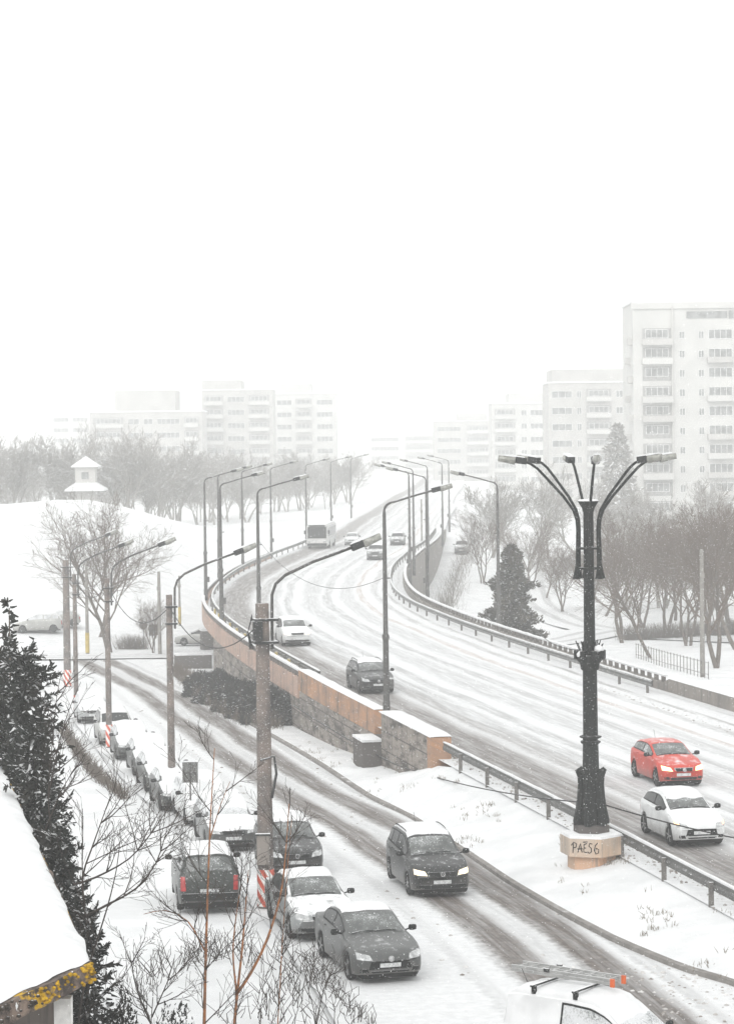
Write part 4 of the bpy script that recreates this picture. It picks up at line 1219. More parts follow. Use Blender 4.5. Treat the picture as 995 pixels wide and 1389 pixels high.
# ------------------------------------------------------------------ signs and poles
M_SIGNB = mat('grey sign back', (0.15, 0.15, 0.145), .6, sides=.4, snow=(.8, 1.1))
def sign_post(px, py, kind, h, size, label, name='road_sign', Y=None):
    q = on_ground(px, py) if Y is None else None
    r = thing(name, label, 'sign', q)
    MB().tube([(0, 0, -.3), (0, 0, h)], .03, 8).build('post', M_STEELP, r)
    if kind == 'rect':
        MB().box((0, .045, h - size[1] / 2), (size[0], .03, size[1])).build('panel', M_SIGNB, r)
        MB().box((0, .0, h - size[1] / 2), (size[0] * .8, .05, .04)).build('bracket', M_STEELP, r)
    else:
        MB().lathe([(size[0] / 2, -.012), (size[0] / 2, .012), (.01, .013)], (0, -.05, h - size[0] / 2), 18, M=Matrix.Rotation(PI / 2, 3, 'X')).build('panel', M_SIGNB, r)
    MB().box((0, .02, h + .03), (size[0] * .8 if kind == 'rect' else .1, .06, .05)).build('snow_cap', M_SNOW, r)
sign_post(259, 1122, 'rect', 2.35, (.56, .74), 'grey back of a square road sign on a thin post among the parked cars')
sign_post(195, 880, 'round', 2.3, (.7, .7), 'small round road sign on a post beyond the cross street')
sign_post(210, 884, 'rect', 2.2, (.9, .9), 'small square road sign beside the thin bare tree beyond the cross street')
M_YEL = mat('faded yellow paint', (.48, .36, .10), .7, sides=.3, snow=(.9, 1.2))
def plain_pole(px, py, h, rb, label, yellow=False, Y=None, name='utility_pole'):
    q = on_ground(px, py)
    r = thing(name, label, 'pole', q)
    MB().lathe([(rb, -.5), (rb, .0), (rb * .75, h), (.02, h + .02)], n=9).build('shaft', M_CONC_P, r, angle=40)
    if yellow: MB().lathe([(rb + .02, .1), (rb + .02, 1.7), (rb, 1.71)], n=10).build('painted_base', M_YEL, r, angle=40)
    MB().box((.0, -rb - .02, h * .8), (.3, .18, .3)).build('bracket', M_CONC_P, r)
plain_pole(217, 888, 6.6, .16, 'grey concrete utility pole left of the bridge end')
plain_pole(119, 887, 7.0, .15, 'pale utility pole with a yellow painted base beyond the cross street', True)
plain_pole(244, 848, 4.6, .12, 'small pale post with a yellow base behind the parked sideways car', True)
plain_pole(952, 917, 8.4, .17, 'thick pale pole standing among the bare trees on the right')
plain_pole(572, 760, 7.5, .12, 'thin grey pole between flyover and side road')

# low walls with snow at the bridge end
for px, py, w, h, lab in ((262, 905, 2.6, .9, 'low snow topped stone wall by the bridge end'), (285, 880, 1.5, 1.5, 'dark stone block with snow on top under the bridge end')):
    q = on_ground(px, py)
    r = thing('low_wall', lab, 'wall', (q.x, q.y, q.z), .2)
    MB().box((0, 0, h / 2 - .3), (w, 1.2, h + .6)).build('stone_face', M_STONE, r)
    MB().box((0, 0, h + .07), (w + .05, 1.25, .12)).build('snow_cap', M_SNOW, r)

# yellow painted marker blocks behind the balustrade
for k in range(10):
    Y = 133 + k * 4.6
    p = edge_at(Y, -7.02)
    r = tag(MB().box((0, 0, .32), (.10, .5, .5), math.atan2(-deck_dir(Y).x, deck_dir(Y).y)).build('marker_block', M_YEL), 'yellow painted block behind the pink bridge parapet', 'marker', 'yellow blocks behind the bridge parapet')
    r.location = (p.x, p.y, DECK + .12)

# ------------------------------------------------------------------ wires
M_WIRE = mat('black cable', (.02, .02, .02), .6, snow=(.9, 1.2), sides=.2)
def wire(a, b, sag, label, rad=.018):
    a, b = Vector(a), Vector(b)
    pts = [a.lerp(b, k / 16) - Vector((0, 0, sag * 4 * (k / 16) * (1 - k / 16))) for k in range(17)]
    tag(MB().tube(pts, rad, 5).build('cable', M_WIRE), label, 'cable')
T1 = Vector((-3.02, 69.3, 7.9)); T2 = Vector((-7.62, 93.2, 7.0)); T3 = Vector((-12.55, 117, 6.6)); T4 = Vector((-16.4, 136, 6.0)); T5 = Vector((-19.6, 158, 6.0))
wire(T1 + Vector((-.25, 0, 0)), T2, 1.0, 'black cable hanging between the thick concrete pole and the next lamp pole')
wire(T2, T3, 1.2, 'black cable hanging between the second and third concrete lamp poles')
wire(T3, T4, 1.0, 'black cable hanging between the third and fourth concrete lamp poles', .02)
wire(T4, T5, 1.0, 'black cable hanging between the last two concrete lamp poles on the left', .02)
e1 = edge_at(105.4, -7.35); e2 = edge_at(142, -7.35)
wire(e1 + Vector((-.1, 0, 6.6)), e2 + Vector((0, 0, 6.9)), 1.4, 'thin cable sagging over the flyover between two steel lamps', .013)
wall_p = edge_at(127, -7.75, -.5); mid_p = edge_at(101, -8.0, -.2)
wire(wall_p, mid_p, .1, 'black cable running along the foot of the stone wall', .03)
wire(mid_p, (pb.x - .1, pb.y - .38, 2.35), .25, 'black cable from the end block to the ornate lamp', .022)
wire((pb.x + .3, pb.y - .3, 2.3), (14.5, 66, 1.6), .25, 'black cable from the ornate lamp towards the right in front of the white hatchback', .022)
wire((pb.x, pb.y + .2, 6.9), edge_at(150, 9.3) + Vector((0, 0, 3)), 1.0, 'thin cable reaching from the ornate lamp to the far parapet', .014)

# ------------------------------------------------------------------ vegetation
M_BARK = mat('grey brown bark', (0.115, 0.092, 0.075), 0.9, sides=0.2, snow=(0.75, 1.0), vscale=6)
M_TWIG = mat('brown twigs', (0.115, 0.083, 0.063), 0.9, snow=(0.8, 1.1), sides=0.1, vscale=6)
M_ORBARK = mat('orange brown bark', (0.34, 0.14, 0.055), 0.8, snow=(0.9, 1.2), sides=0.12, vscale=9, col2=(0.16, 0.085, 0.05))
M_DKTWIG = mat('dark twigs', (0.055, 0.045, 0.04), 0.9, snow=(0.9, 1.2), vscale=6)
M_NEEDLE = mat('dark needles', (0.018, 0.022, 0.019), 0.8, snow=(0.62, 0.92), vscale=1.2, sscale=2.2, amp=0.9, col2=(0.035, 0.032, 0.026))
M_CYP = mat('brown green cypress', (0.075, 0.066, 0.05), 0.85, snow=(0.8, 1.0), vscale=1.0, sscale=2, amp=0.8, col2=(0.05, 0.05, 0.04))
M_IVY = mat('dark ivy leaves', (0.018, 0.021, 0.02), 0.8, snow=(0.88, 1.1), vscale=1.0, sscale=1.5, amp=1.0, col2=(0.032, 0.03, 0.026))
M_HEDGE = mat('bare hedge twigs', (0.13, 0.105, 0.085), 0.9, snow=(0.8, 1.05), vscale=2)
def branch(rng, T, C, p, d, length, rad, lev, maxlev, split, spread, droop=0.0, seg=5, thin=.011):
    pts, rr = [p], [rad]
    q, dd = p.copy(), d.normalized()
    for k in range(seg):
        dd = (dd + Vector((rng.gauss(0, .10), rng.gauss(0, .10), rng.gauss(0, .06) + .05 * (lev > 0) - droop))).normalized()
        q = q + dd * (length / seg); pts.append(q.copy()); rr.append(max(thin, rad * (1 - .65 * (k + 1) / seg)))
    (T if lev == 0 else C).tube(pts, rr, 6 if lev == 0 else (4 if lev == 1 else 3), cap=False)
    if lev >= maxlev: return
    nb = split[lev]
    for b in range(nb):
        f = (.30 if lev == 0 else .15) + (.7 if lev == 0 else .85) * (b + rng.random()) / nb
        i = min(seg - 1, int(f * seg)); fr = f * seg - i
        base = pts[i].lerp(pts[i + 1], fr)
        ax = (pts[i + 1] - pts[i]).normalized()
        side = ax.cross(Vector((rng.gauss(0, 1), rng.gauss(0, 1), rng.gauss(0, 1))))
        if side.length < .01: continue
        side.normalize()
        ang = spread * (.7 + .6 * rng.random())
        nd = ax * math.cos(ang) + side * math.sin(ang)
        if lev == 0 and nd.z < .05: nd.z = .15
        branch(rng, T, C, base, nd, length * (.62 if lev == 0 else .55) * (.75 + .5 * rng.random()) * (1.15 - .45 * f), rr[i] * .55, lev + 1, maxlev, split, spread, droop, max(3, seg - 1), thin)
def bare_tree(name, seed, h, r, label, split=(9, 7, 6, 3), spread=.75, stems=1, bark=None, twig=None, thin=.013, maxlev=4, lean=.08):
    rng = random.Random(seed); T, C = MB(), MB()
    for s in range(stems):
        d = Vector((rng.gauss(0, lean * (1 + 1.6 * (stems > 1))), rng.gauss(0, lean * (1 + 1.6 * (stems > 1))), 1))
        branch(rng, T, C, Vector((rng.gauss(0, .15) * (stems > 1), rng.gauss(0, .15) * (stems > 1), -.3)), d, h * (.62 + .1 * rng.random()), r, 0, maxlev, split, spread, 0, 7, thin)
    o = thing(name, label, 'tree')
    T.build('trunk', bark or M_BARK, o, smooth=True); C.build('crown', twig or M_TWIG, o)
    return o
def place(o, x, y, rz=0, sc=1.0, z=None, label=None, group=None, first=False):
    c = o if first else copy_tree(o)
    c.location = (x, y, z_ground(x, y) if z is None else z); c.rotation_euler = (0, 0, rz); c.scale = (sc, sc, sc)
    if label: c['label'] = label
    if group: c['group'] = group
    return c
TA = bare_tree('bare_tree', 3, 10.5, .16, '', (9, 7, 5, 3), .62, 2, thin=.009)
TB = bare_tree('bare_tree', 8, 10.5, .15, '', (10, 8, 5, 3), .75, 1, thin=.009)
TC = bare_tree('bare_tree', 14, 9.5, .12, '', (8, 7, 5, 3), .55, 3, thin=.009)
used = set()
M_FTWIG = mat('haze paled snowy twigs', (0.26, 0.245, 0.225), 0.9, snow=(0.3, 0.8), sides=0.4, vscale=2, col2=(.17,.155,.14))  # base colour paled to add distance haze, with settled snow mixed over it
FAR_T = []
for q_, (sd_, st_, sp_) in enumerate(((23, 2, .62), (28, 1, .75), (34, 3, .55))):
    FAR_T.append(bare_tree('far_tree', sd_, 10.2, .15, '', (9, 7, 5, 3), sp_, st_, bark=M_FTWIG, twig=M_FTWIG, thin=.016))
def put(proto, *a, **k):
    fst = proto.name not in used; used.add(proto.name)
    return place(proto, *a, first=fst, **k)
GT = 'bare trees in the snowy park on the right'
tr = [(845, 872, TA, 1.1, 'spreading bare tree just right of the ornate lamp'), (884, 892, TB, 1.05, 'bare tree with a leaning trunk above the low park fence'), (930, 875, TC, 1.2, 'many stemmed bare tree left of the thick pale pole'),
      (972, 905, TA, 1.15, 'big bare tree at the right picture edge'), (1000, 880, TB, 1.25, 'bare tree half cut by the right picture edge'), (915, 840, TB, 1.1, None), (960, 850, TC, 1.15, None), (990, 845, TA, 1.1, None), (868, 850, TC, 1.1, None), (900, 862, TA, 1.0, None), (1020, 862, TC, 1.25, None), (945, 835, TB, 1.15, None), (800, 828, TC, .8, None),
      (740, 812, TB, .75, None), (762, 830, TC, .75, None), (718, 800, TC, .85, None), (820, 835, TB, .95, None), (655, 790, TC, .9, 'slender bare tree left of the dark cypress')]
for k, (px, py, T_, sc, lab) in enumerate(tr):
    q = on_ground(px, py)
    put(T_, q.x, q.y, k * 1.9, sc, label=lab or 'bare snow dusted tree in the park behind the flyover', group=GT)
q = on_ground(152, 884)
put(TA, q.x, q.y, 1.2, 1.25, label='large bare tree with a thick trunk beyond the cross street on the left')
q = on_ground(148, 878)
put(TB, q.x - 1.8, q.y + 9, 4.0, 1.2, label='second large bare tree right behind the thick trunked one on the left')
q = on_ground(207, 886)
place(TC, q.x, q.y, 2.0, .5, label='small thin bare tree beside the square sign beyond the cross street')
# hillside and far trees (fading)
rng = random.Random(77)
far_spots = []
for k in range(52): far_spots.append((-92 + k * 1.4 + rng.uniform(-2, 2), 350 + rng.uniform(-10, 90), 'pale bare tree in the hazy wood behind the snowy knoll at the left', 'trees on the left hillside'))
for k in range(34): far_spots.append((-36 + k * 1.0 + rng.uniform(-1.5, 1.5), 350 + k * 5 + rng.uniform(-15, 40), 'faint bare tree behind the left rail of the flyover', 'trees behind the left rail'))
for k in range(26): far_spots.append((24 + k * 1.7 + rng.uniform(-2, 2), 262 + rng.uniform(-25, 65), 'faint bare tree below the apartment blocks on the right', 'trees below the right apartment blocks'))
FAR_USED = [False] * 3
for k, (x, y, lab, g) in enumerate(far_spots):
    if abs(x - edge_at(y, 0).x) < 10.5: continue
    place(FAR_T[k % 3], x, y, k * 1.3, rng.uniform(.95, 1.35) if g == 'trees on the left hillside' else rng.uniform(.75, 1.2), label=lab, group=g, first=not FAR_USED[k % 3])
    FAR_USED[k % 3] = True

def leaf_cloud(seed, n, fun, size, mats, droop=.0):
    rng = random.Random(seed); mb = MB()
    for _ in range(n):
        p, out = fun(rng)
        a = Vector((rng.gauss(0, 1), rng.gauss(0, 1), rng.gauss(0, 1))).normalized()
        u = (out + a * .8).normalized(); u.z -= droop; u.normalize()
        v = u.cross(a)
        if v.length < .05: continue
        v.normalize()
        s = size * rng.uniform(.6, 1.5)
        mb.add([p - v * s * .28, p + v * s * .28, p + u * s + v * s * .12, p + u * s - v * s * .12], [(0, 1, 2, 3)])
    return mb
def conifer(name, seed, h, rad, n, size, label, m, cat='tree', shape=0.8, whorls=None, droop=.25, sprigs=0):
    def fun(rng):
        t = rng.random() ** .75
        z = h * (.04 + .96 * (1 - t)) if shape else h * t
        R = rad * (1 - z / h) ** shape * (.8 + .5 * noise.noise(Vector((seed, z * 1.3, 0)))) + .04
        a = rng.random() * 2 * PI
        if whorls:
            z = round(z / whorls) * whorls + rng.gauss(0, .05); R = rad * max(.02, (1 - z / h)) ** shape
            a = round(a / (2 * PI) * 9) / 9 * 2 * PI + z * 2 + rng.gauss(0, .16)
        q = R * math.sqrt(rng.random()) * (1 + .75 * noise.noise(Vector((math.cos(a) * 1.7, math.sin(a) * 1.7, z * 1.4 + seed))) + .4 * noise.noise(Vector((math.cos(a) * 4, math.sin(a) * 4, z * 3.5 + seed))))
        d = Vector((math.cos(a), math.sin(a), 0))
        return d * q + Vector((0, 0, z - (.12 * q if whorls else 0))), d
    o = thing(name, label, cat)
    mb = leaf_cloud(seed, n, fun, size, m, droop)
    rg = random.Random(seed + 5)
    for _ in range(int(sprigs)):
        z = h * rg.uniform(.1, 1) ; a = rg.random() * 2 * PI
        R0 = rad * max(.05, 1 - z / h) ** shape * .75
        d = Vector((math.cos(a), math.sin(a), rg.uniform(.1, 1.1))).normalized(); l = rg.uniform(.25, .75) * rad
        b0 = Vector((math.cos(a) * R0, math.sin(a) * R0, z))
        mb.tube([b0, b0 + d * l], [.012, .005], 3)
        for q_ in range(26):
            p = b0 + d * l * rg.random(); u = (d * .7 + Vector((rg.gauss(0, 1), rg.gauss(0, 1), rg.gauss(0, 1))) * .6).normalized()
            v = u.cross(Vector((rg.gauss(0, 1), rg.gauss(0, 1), rg.gauss(0, 1))))
            if v.length < .05: continue
            v.normalize(); s = size * rg.uniform(.6, 1.3)
            mb.add([p - v * s * .25, p + v * s * .25, p + u * s + v * s * .1, p + u * s - v * s * .1], [(0, 1, 2, 3)])
    mb.build('crown', m, o)
    MB().tube([(0, 0, -.4), (0, 0, h * .5), (0, 0, h * .97)], [rad * .08 + .03, rad * .06 + .02, .015], 6).build('trunk', M_BARK, o)
    return o
q = on_ground(694, 858)
c = conifer('cypress', 21, 8.6, 2.5, 26000, .2, 'dense brown green cypress with pointed top behind the far parapet', M_CYP, shape=.62, droop=-.5)
c.location = (at(694, 858, 176).x, 176, z_ground(11, 176))
c.name = 'cypress'
SP = conifer('spruce', 33, 9, 2.3, 13000, .26, 'tall faint spruce in front of the white tower block', M_FTWIG, shape=.6, whorls=None, droop=.0)  # crown takes the twig colour paled for haze
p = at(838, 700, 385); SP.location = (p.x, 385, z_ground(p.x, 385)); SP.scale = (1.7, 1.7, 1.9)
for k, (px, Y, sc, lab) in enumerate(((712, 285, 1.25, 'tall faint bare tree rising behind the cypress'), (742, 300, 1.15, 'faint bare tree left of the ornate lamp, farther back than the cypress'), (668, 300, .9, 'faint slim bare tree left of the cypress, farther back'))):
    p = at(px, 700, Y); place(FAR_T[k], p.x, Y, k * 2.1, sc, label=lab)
# near evergreens on the left behind the roof
def near_spruce(px, Y, top_py, rad, n, seed, label, sz=.2, shp=.75):
    p = at(px, 900, Y); top = at(px, top_py, Y)
    o = conifer('spruce', seed, top.z + .1, rad, n, sz, label, M_NEEDLE, shape=shp, whorls=None, droop=.1, sprigs=200 if rad > .8 else (90 if rad > .5 else 20))
    o.location = (p.x, Y, z_ground(p.x, Y)); return o
near_spruce(14, 53, 812, .22, 700, 41, 'thin bare tipped spruce rising above the dark evergreens at the left picture edge', .12)
near_spruce(34, 50, 895, .9, 15000, 44, 'dense dark spruce just right of the thin tipped one', .11, .5)
near_spruce(-8, 51, 885, .95, 13000, 43, 'dark bushy spruce cut by the left picture edge', .11, .5)
near_spruce(46, 46, 1000, .85, 11000, 47, 'dark spruce leaning over the snowy roof edge', .10, .5)
near_spruce(80, 42.5, 1130, .7, 7500, 49, 'low dark evergreen at the middle of the roof edge', .09, .5)
near_spruce(112, 39.5, 1240, .6, 4000, 51, 'small dark evergreen by the roof corner', .09, .5)
def bush(px, py, Y, rx, rz_, n, label, m, size=.16, seed=1, z=None, name='evergreen_bush'):
    p = at(px, py, Y)
    def fun(rng):
        a = rng.random() * 2 * PI; c_ = rng.uniform(-.2, 1); rr = (.55 + .45 * rng.random() ** .5)
        d = Vector((math.cos(a) * math.sqrt(max(0, 1 - c_ * c_)), math.sin(a) * math.sqrt(max(0, 1 - c_ * c_)), c_))
        w = 1 + .35 * noise.noise(d * 2.2 + Vector((seed, 0, 0)))
        return Vector((d.x * rx * rr * w, d.y * rx * rr * w, max(.0, d.z) * rz_ * rr * w)), d
    o = thing(name, label, 'bush', (p.x, Y, z_ground(p.x, Y) if z is None else z))
    leaf_cloud(seed, n, fun, size, m).build('foliage', m, o)
    rg = random.Random(seed); mb = MB()
    for k in range(14):
        a = rg.random() * 6.28; mb.tube([(0, 0, -.2), (math.cos(a) * rx * .4, math.sin(a) * rx * .4, rz_ * .5), (math.cos(a) * rx * .7, math.sin(a) * rx * .7, rz_ * rg.uniform(.7, 1.0))], [.05, .03, .012], 4)
    mb.build('stem', M_BARK, o)
    return o
bush(160, 1500, 38, .8, 4.15, 40000, 'dark evergreen bush with snow flecks at the bottom left beside the roof', M_IVY, .055, 3)
bush(240, 1500, 40, .75, 3.5, 14000, 'low dark evergreen bush at the bottom left under the orange barked saplings', M_IVY, .055, 5)
# ivy and shrubs against the abutment wall
for k, (Y, s, rx, rz_, n) in enumerate(((129.5, -8.6, 1.5, 2.5, 5000), (133, -8.9, 1.6, 2.4, 4500), (137.5, -9.0, 1.7, 2.2, 4000), (143, -9.2, 1.7, 2.0, 4000), (149, -9.4, 1.8, 2.0, 3500))):
    p = edge_at(Y, s)
    o = bush(0, 0, Y, rx, rz_ * .8, n * 3, ['dark ivy covered shrub against the stone wall below the pink parapet', 'dark shrub second from the stone wall end', 'dark shrub in the middle of the row under the pink parapet', 'dark shrub second last in the row under the pink parapet', 'dark shrub at the far end of the row under the pink parapet'][k], M_IVY, .13, 60 + k)
    o.location = (p.x, p.y, interp(EDGE_Z, Y) - .1)
# twig hedges
def hedge(label, pts, w, h, n, seed, zf=z_ground, m=None, name='hedge'):
    rng = random.Random(seed); P = catmull(pts, .6); mb = MB()
    for _ in range(n):
        i = rng.randrange(len(P) - 1); p = P[i].lerp(P[i + 1], rng.random())
        x, y = p.x + rng.gauss(0, w * .4), p.y + rng.gauss(0, w * .4); z = zf(x, y)
        d = Vector((rng.gauss(0, .35), rng.gauss(0, .35), 1)).normalized(); l = h * rng.uniform(.5, 1.15)
        b = Vector((x, y, z - .03))
        mb.tube([b, b + d * l * .5 + Vector((rng.gauss(0, .06), rng.gauss(0, .06), 0)), b + d * l + Vector((rng.gauss(0, .1), rng.gauss(0, .1), 0))], [.012, .009, .006], 3, cap=False)
    tag(mb.build(name, m or M_HEDGE), label, 'hedge')
g2 = lambda px, py: tuple(on_ground(px, py).to_2d())
hedge('low brown bare hedge on the snow left of the parked row', [g2(84, 990), g2(108, 1024), g2(132, 1054), g2(170, 1084)], .32, .5, 1500, 5)
hedge('low bare hedge running from the cross street along the right of the lower street', [g2(240, 915), g2(275, 945), g2(320, 975), g2(372, 992)], .7, .9, 2600, 6, lambda x, y: verge_z(y, .35))
hedge('long dark clipped hedge in the park right of the bare trees', [g2(845, 868), g2(900, 866), g2(960, 862), g2(1010, 858)], .9, 1.3, 3000, 7)
hedge('brown scrub growing under the far parapet behind the bunched lamps', [tuple(edge_at(Y, 12).to_2d()) for Y in (195, 215, 240, 270, 300)], 1.5, 1.3, 1500, 8, z_ground)
hedge('dry brown grass stalks at the kerb of the nearest grey car', [g2(415, 1300), g2(455, 1352), g2(500, 1400)], .45, .45, 150, 9, z_ground, M_DKTWIG, 'dry_grass')
hedge('dry twigs sticking out of the snow below the saplings', [g2(200, 1330), g2(300, 1290), g2(400, 1320), g2(360, 1380), g2(440, 1390)], 1.2, .7, 260, 10, z_ground, M_DKTWIG, 'dry_grass')
hedge('scrub at the foot of the large bare trees on the left', [g2(165, 880), g2(195, 880)], .9, 1.2, 500, 12)
# park fence
def fence(label, pts, h):
    P = catmull(pts, .9)
    r = thing('fence', label, 'fence', (P[0].x, P[0].y, z_ground(P[0].x, P[0].y)))
    inv = Matrix.Translation(-Vector(r.location)); mb = MB()
    for z in (.25, h - .08):
        mb.tube([(p.x, p.y, z_ground(p.x, p.y) + z) for p in P], .025, 4)
    o = mb.build('rail', M_RAILPOST, r); o.matrix_parent_inverse = inv
    for p in P:
        o = MB().box((p.x, p.y, z_ground(p.x, p.y) + h / 2 - .1), (.05, .05, h + .2)).build('post', M_RAILPOST, r); o.matrix_parent_inverse = inv
fence('low metal fence at the foot of the bare trees on the right', [g2(862, 892), g2(905, 905), g2(960, 920)], 1.1)

# foreground saplings (trunk paths measured at their own distance)
def sapling(label, Y, paths, twigs, seed, m, tw, name='sapling', tlen=.9):
    rng = random.Random(seed)
    base = at(paths[0][0][0], paths[0][0][1], Y)
    r = thing(name, label, 'tree', (base.x, base.y, z_ground(base.x, base.y)))
    inv = Matrix.Translation(-Vector(r.location))
    T, C = MB(), MB()
    for i, (path) in enumerate(paths):
        pts, r0, r1 = path[:-2], path[-2], path[-1]
        w = [at(px, py, Y + (dy if len(q) > 2 else 0)) for q in pts for px, py, dy in [(q[0], q[1], q[2] if len(q) > 2 else 0)]]
        if i == 0: w = [Vector((w[0].x + .05, w[0].y, r.location.z - .3))] + w
        w = catmull(w, .18)
        n = len(w)
        T.tube(w, [r0 + (r1 - r0) * k / (n - 1) for k in range(n)], 7)
        for _ in range(twigs[i]):
            k = rng.randrange(n // 4, n - 1); ax = (w[k + 1] - w[k]).normalized()
            sd = ax.cross(Vector((rng.gauss(0, 1), rng.gauss(0, 1), rng.gauss(0, 1))))
            if sd.length < .05: continue
            d = (ax * .75 + sd.normalized() * .75).normalized()
            branch(rng, T, C, w[k], d, tlen * rng.uniform(.5, 1.4), .011, 1, 3, (0, 5, 3), .6, -.02, 4, .0035)
    o = T.build('trunk', m, r, smooth=True); o.matrix_parent_inverse = inv
    o = C.build('crown', tw, r); o.matrix_parent_inverse = inv
sapling('slim orange barked sapling in front of the dark grey minivan', 40, [[(276, 1440), (277, 1389), (279, 1300), (282, 1200), (285, 1120), (289, 1050), (291, 1015), .05, .006], [(278, 1290), (255, 1250), (225, 1235), (195, 1240), .016, .005], [(284, 1140), (300, 1090), (312, 1060), .012, .004]], [12, 4, 3], 3, M_ORBARK, M_DKTWIG)
sapling('forked orange barked sapling at the bottom centre left', 41, [[(316, 1440), (318, 1389), (322, 1345), (328, 1290), (333, 1230), (337, 1180), .06, .007], [(320, 1350), (340, 1320), (362, 1275), (380, 1215), (387, 1160), (392, 1090), .03, .005], [(321, 1350), (316, 1290), (322, 1230), (328, 1200), .02, .005]], [8, 11, 5], 4, M_ORBARK, M_DKTWIG)
sapling('bare branching shrub leaning out beside the snowy roof', 37, [[(105, 1440), (116, 1330), (132, 1275), (146, 1230), (158, 1180), (163, 1140), .045, .006], [(112, 1245, 1), (150, 1225, 1), (185, 1205, 1), (212, 1170, 1), (228, 1120, 1), .022, .005], [(100, 1200, 2), (130, 1190, 2), (175, 1165, 2), (205, 1130, 2), (218, 1105, 2), .02, .005], [(115, 1230, 1), (112, 1190, 1), (125, 1150, 1), (150, 1080, 1), .02, .005]], [9, 9, 9, 8], 5, M_DKTWIG, M_DKTWIG)
sapling('thin bare bush with small buds in front of the near spruces', 43, [[(62, 1500), (70, 1180), (66, 1080), (72, 1000), (78, 940), (83, 915), .03, .005], [(66, 1080), (80, 1010), (95, 960), (110, 925), .015, .004], [(60, 1130), (85, 1070), (105, 1040), (118, 1030), .015, .004]], [7, 6, 5], 6, M_DKTWIG, M_DKTWIG, tlen=.7)
sapling('thin twiggy shrub at the bottom between bush and saplings', 39, [[(200, 1500), (205, 1389), (208, 1340), (204, 1295), .02, .004], [(205, 1389), (185, 1340), (176, 1290), .015, .004], [(206, 1380), (228, 1330), (236, 1300), .014, .004]], [7, 6, 6], 7, M_DKTWIG, M_DKTWIG, tlen=.6)
sapling('spindly twig bush right of the forked sapling', 43, [[(430, 1500), (428, 1389), (415, 1330), (405, 1270), .016, .004], [(428, 1389), (440, 1340), (452, 1310), .012, .004]], [5, 3], 8, M_DKTWIG, M_DKTWIG, tlen=.6)
sapling('thin upright twigs rising in front of the black parked car', 43, [[(372, 1500), (380, 1330), (386, 1230), (392, 1150), (396, 1110), .018, .004]], [8], 9, M_ORBARK, M_DKTWIG, tlen=.6)

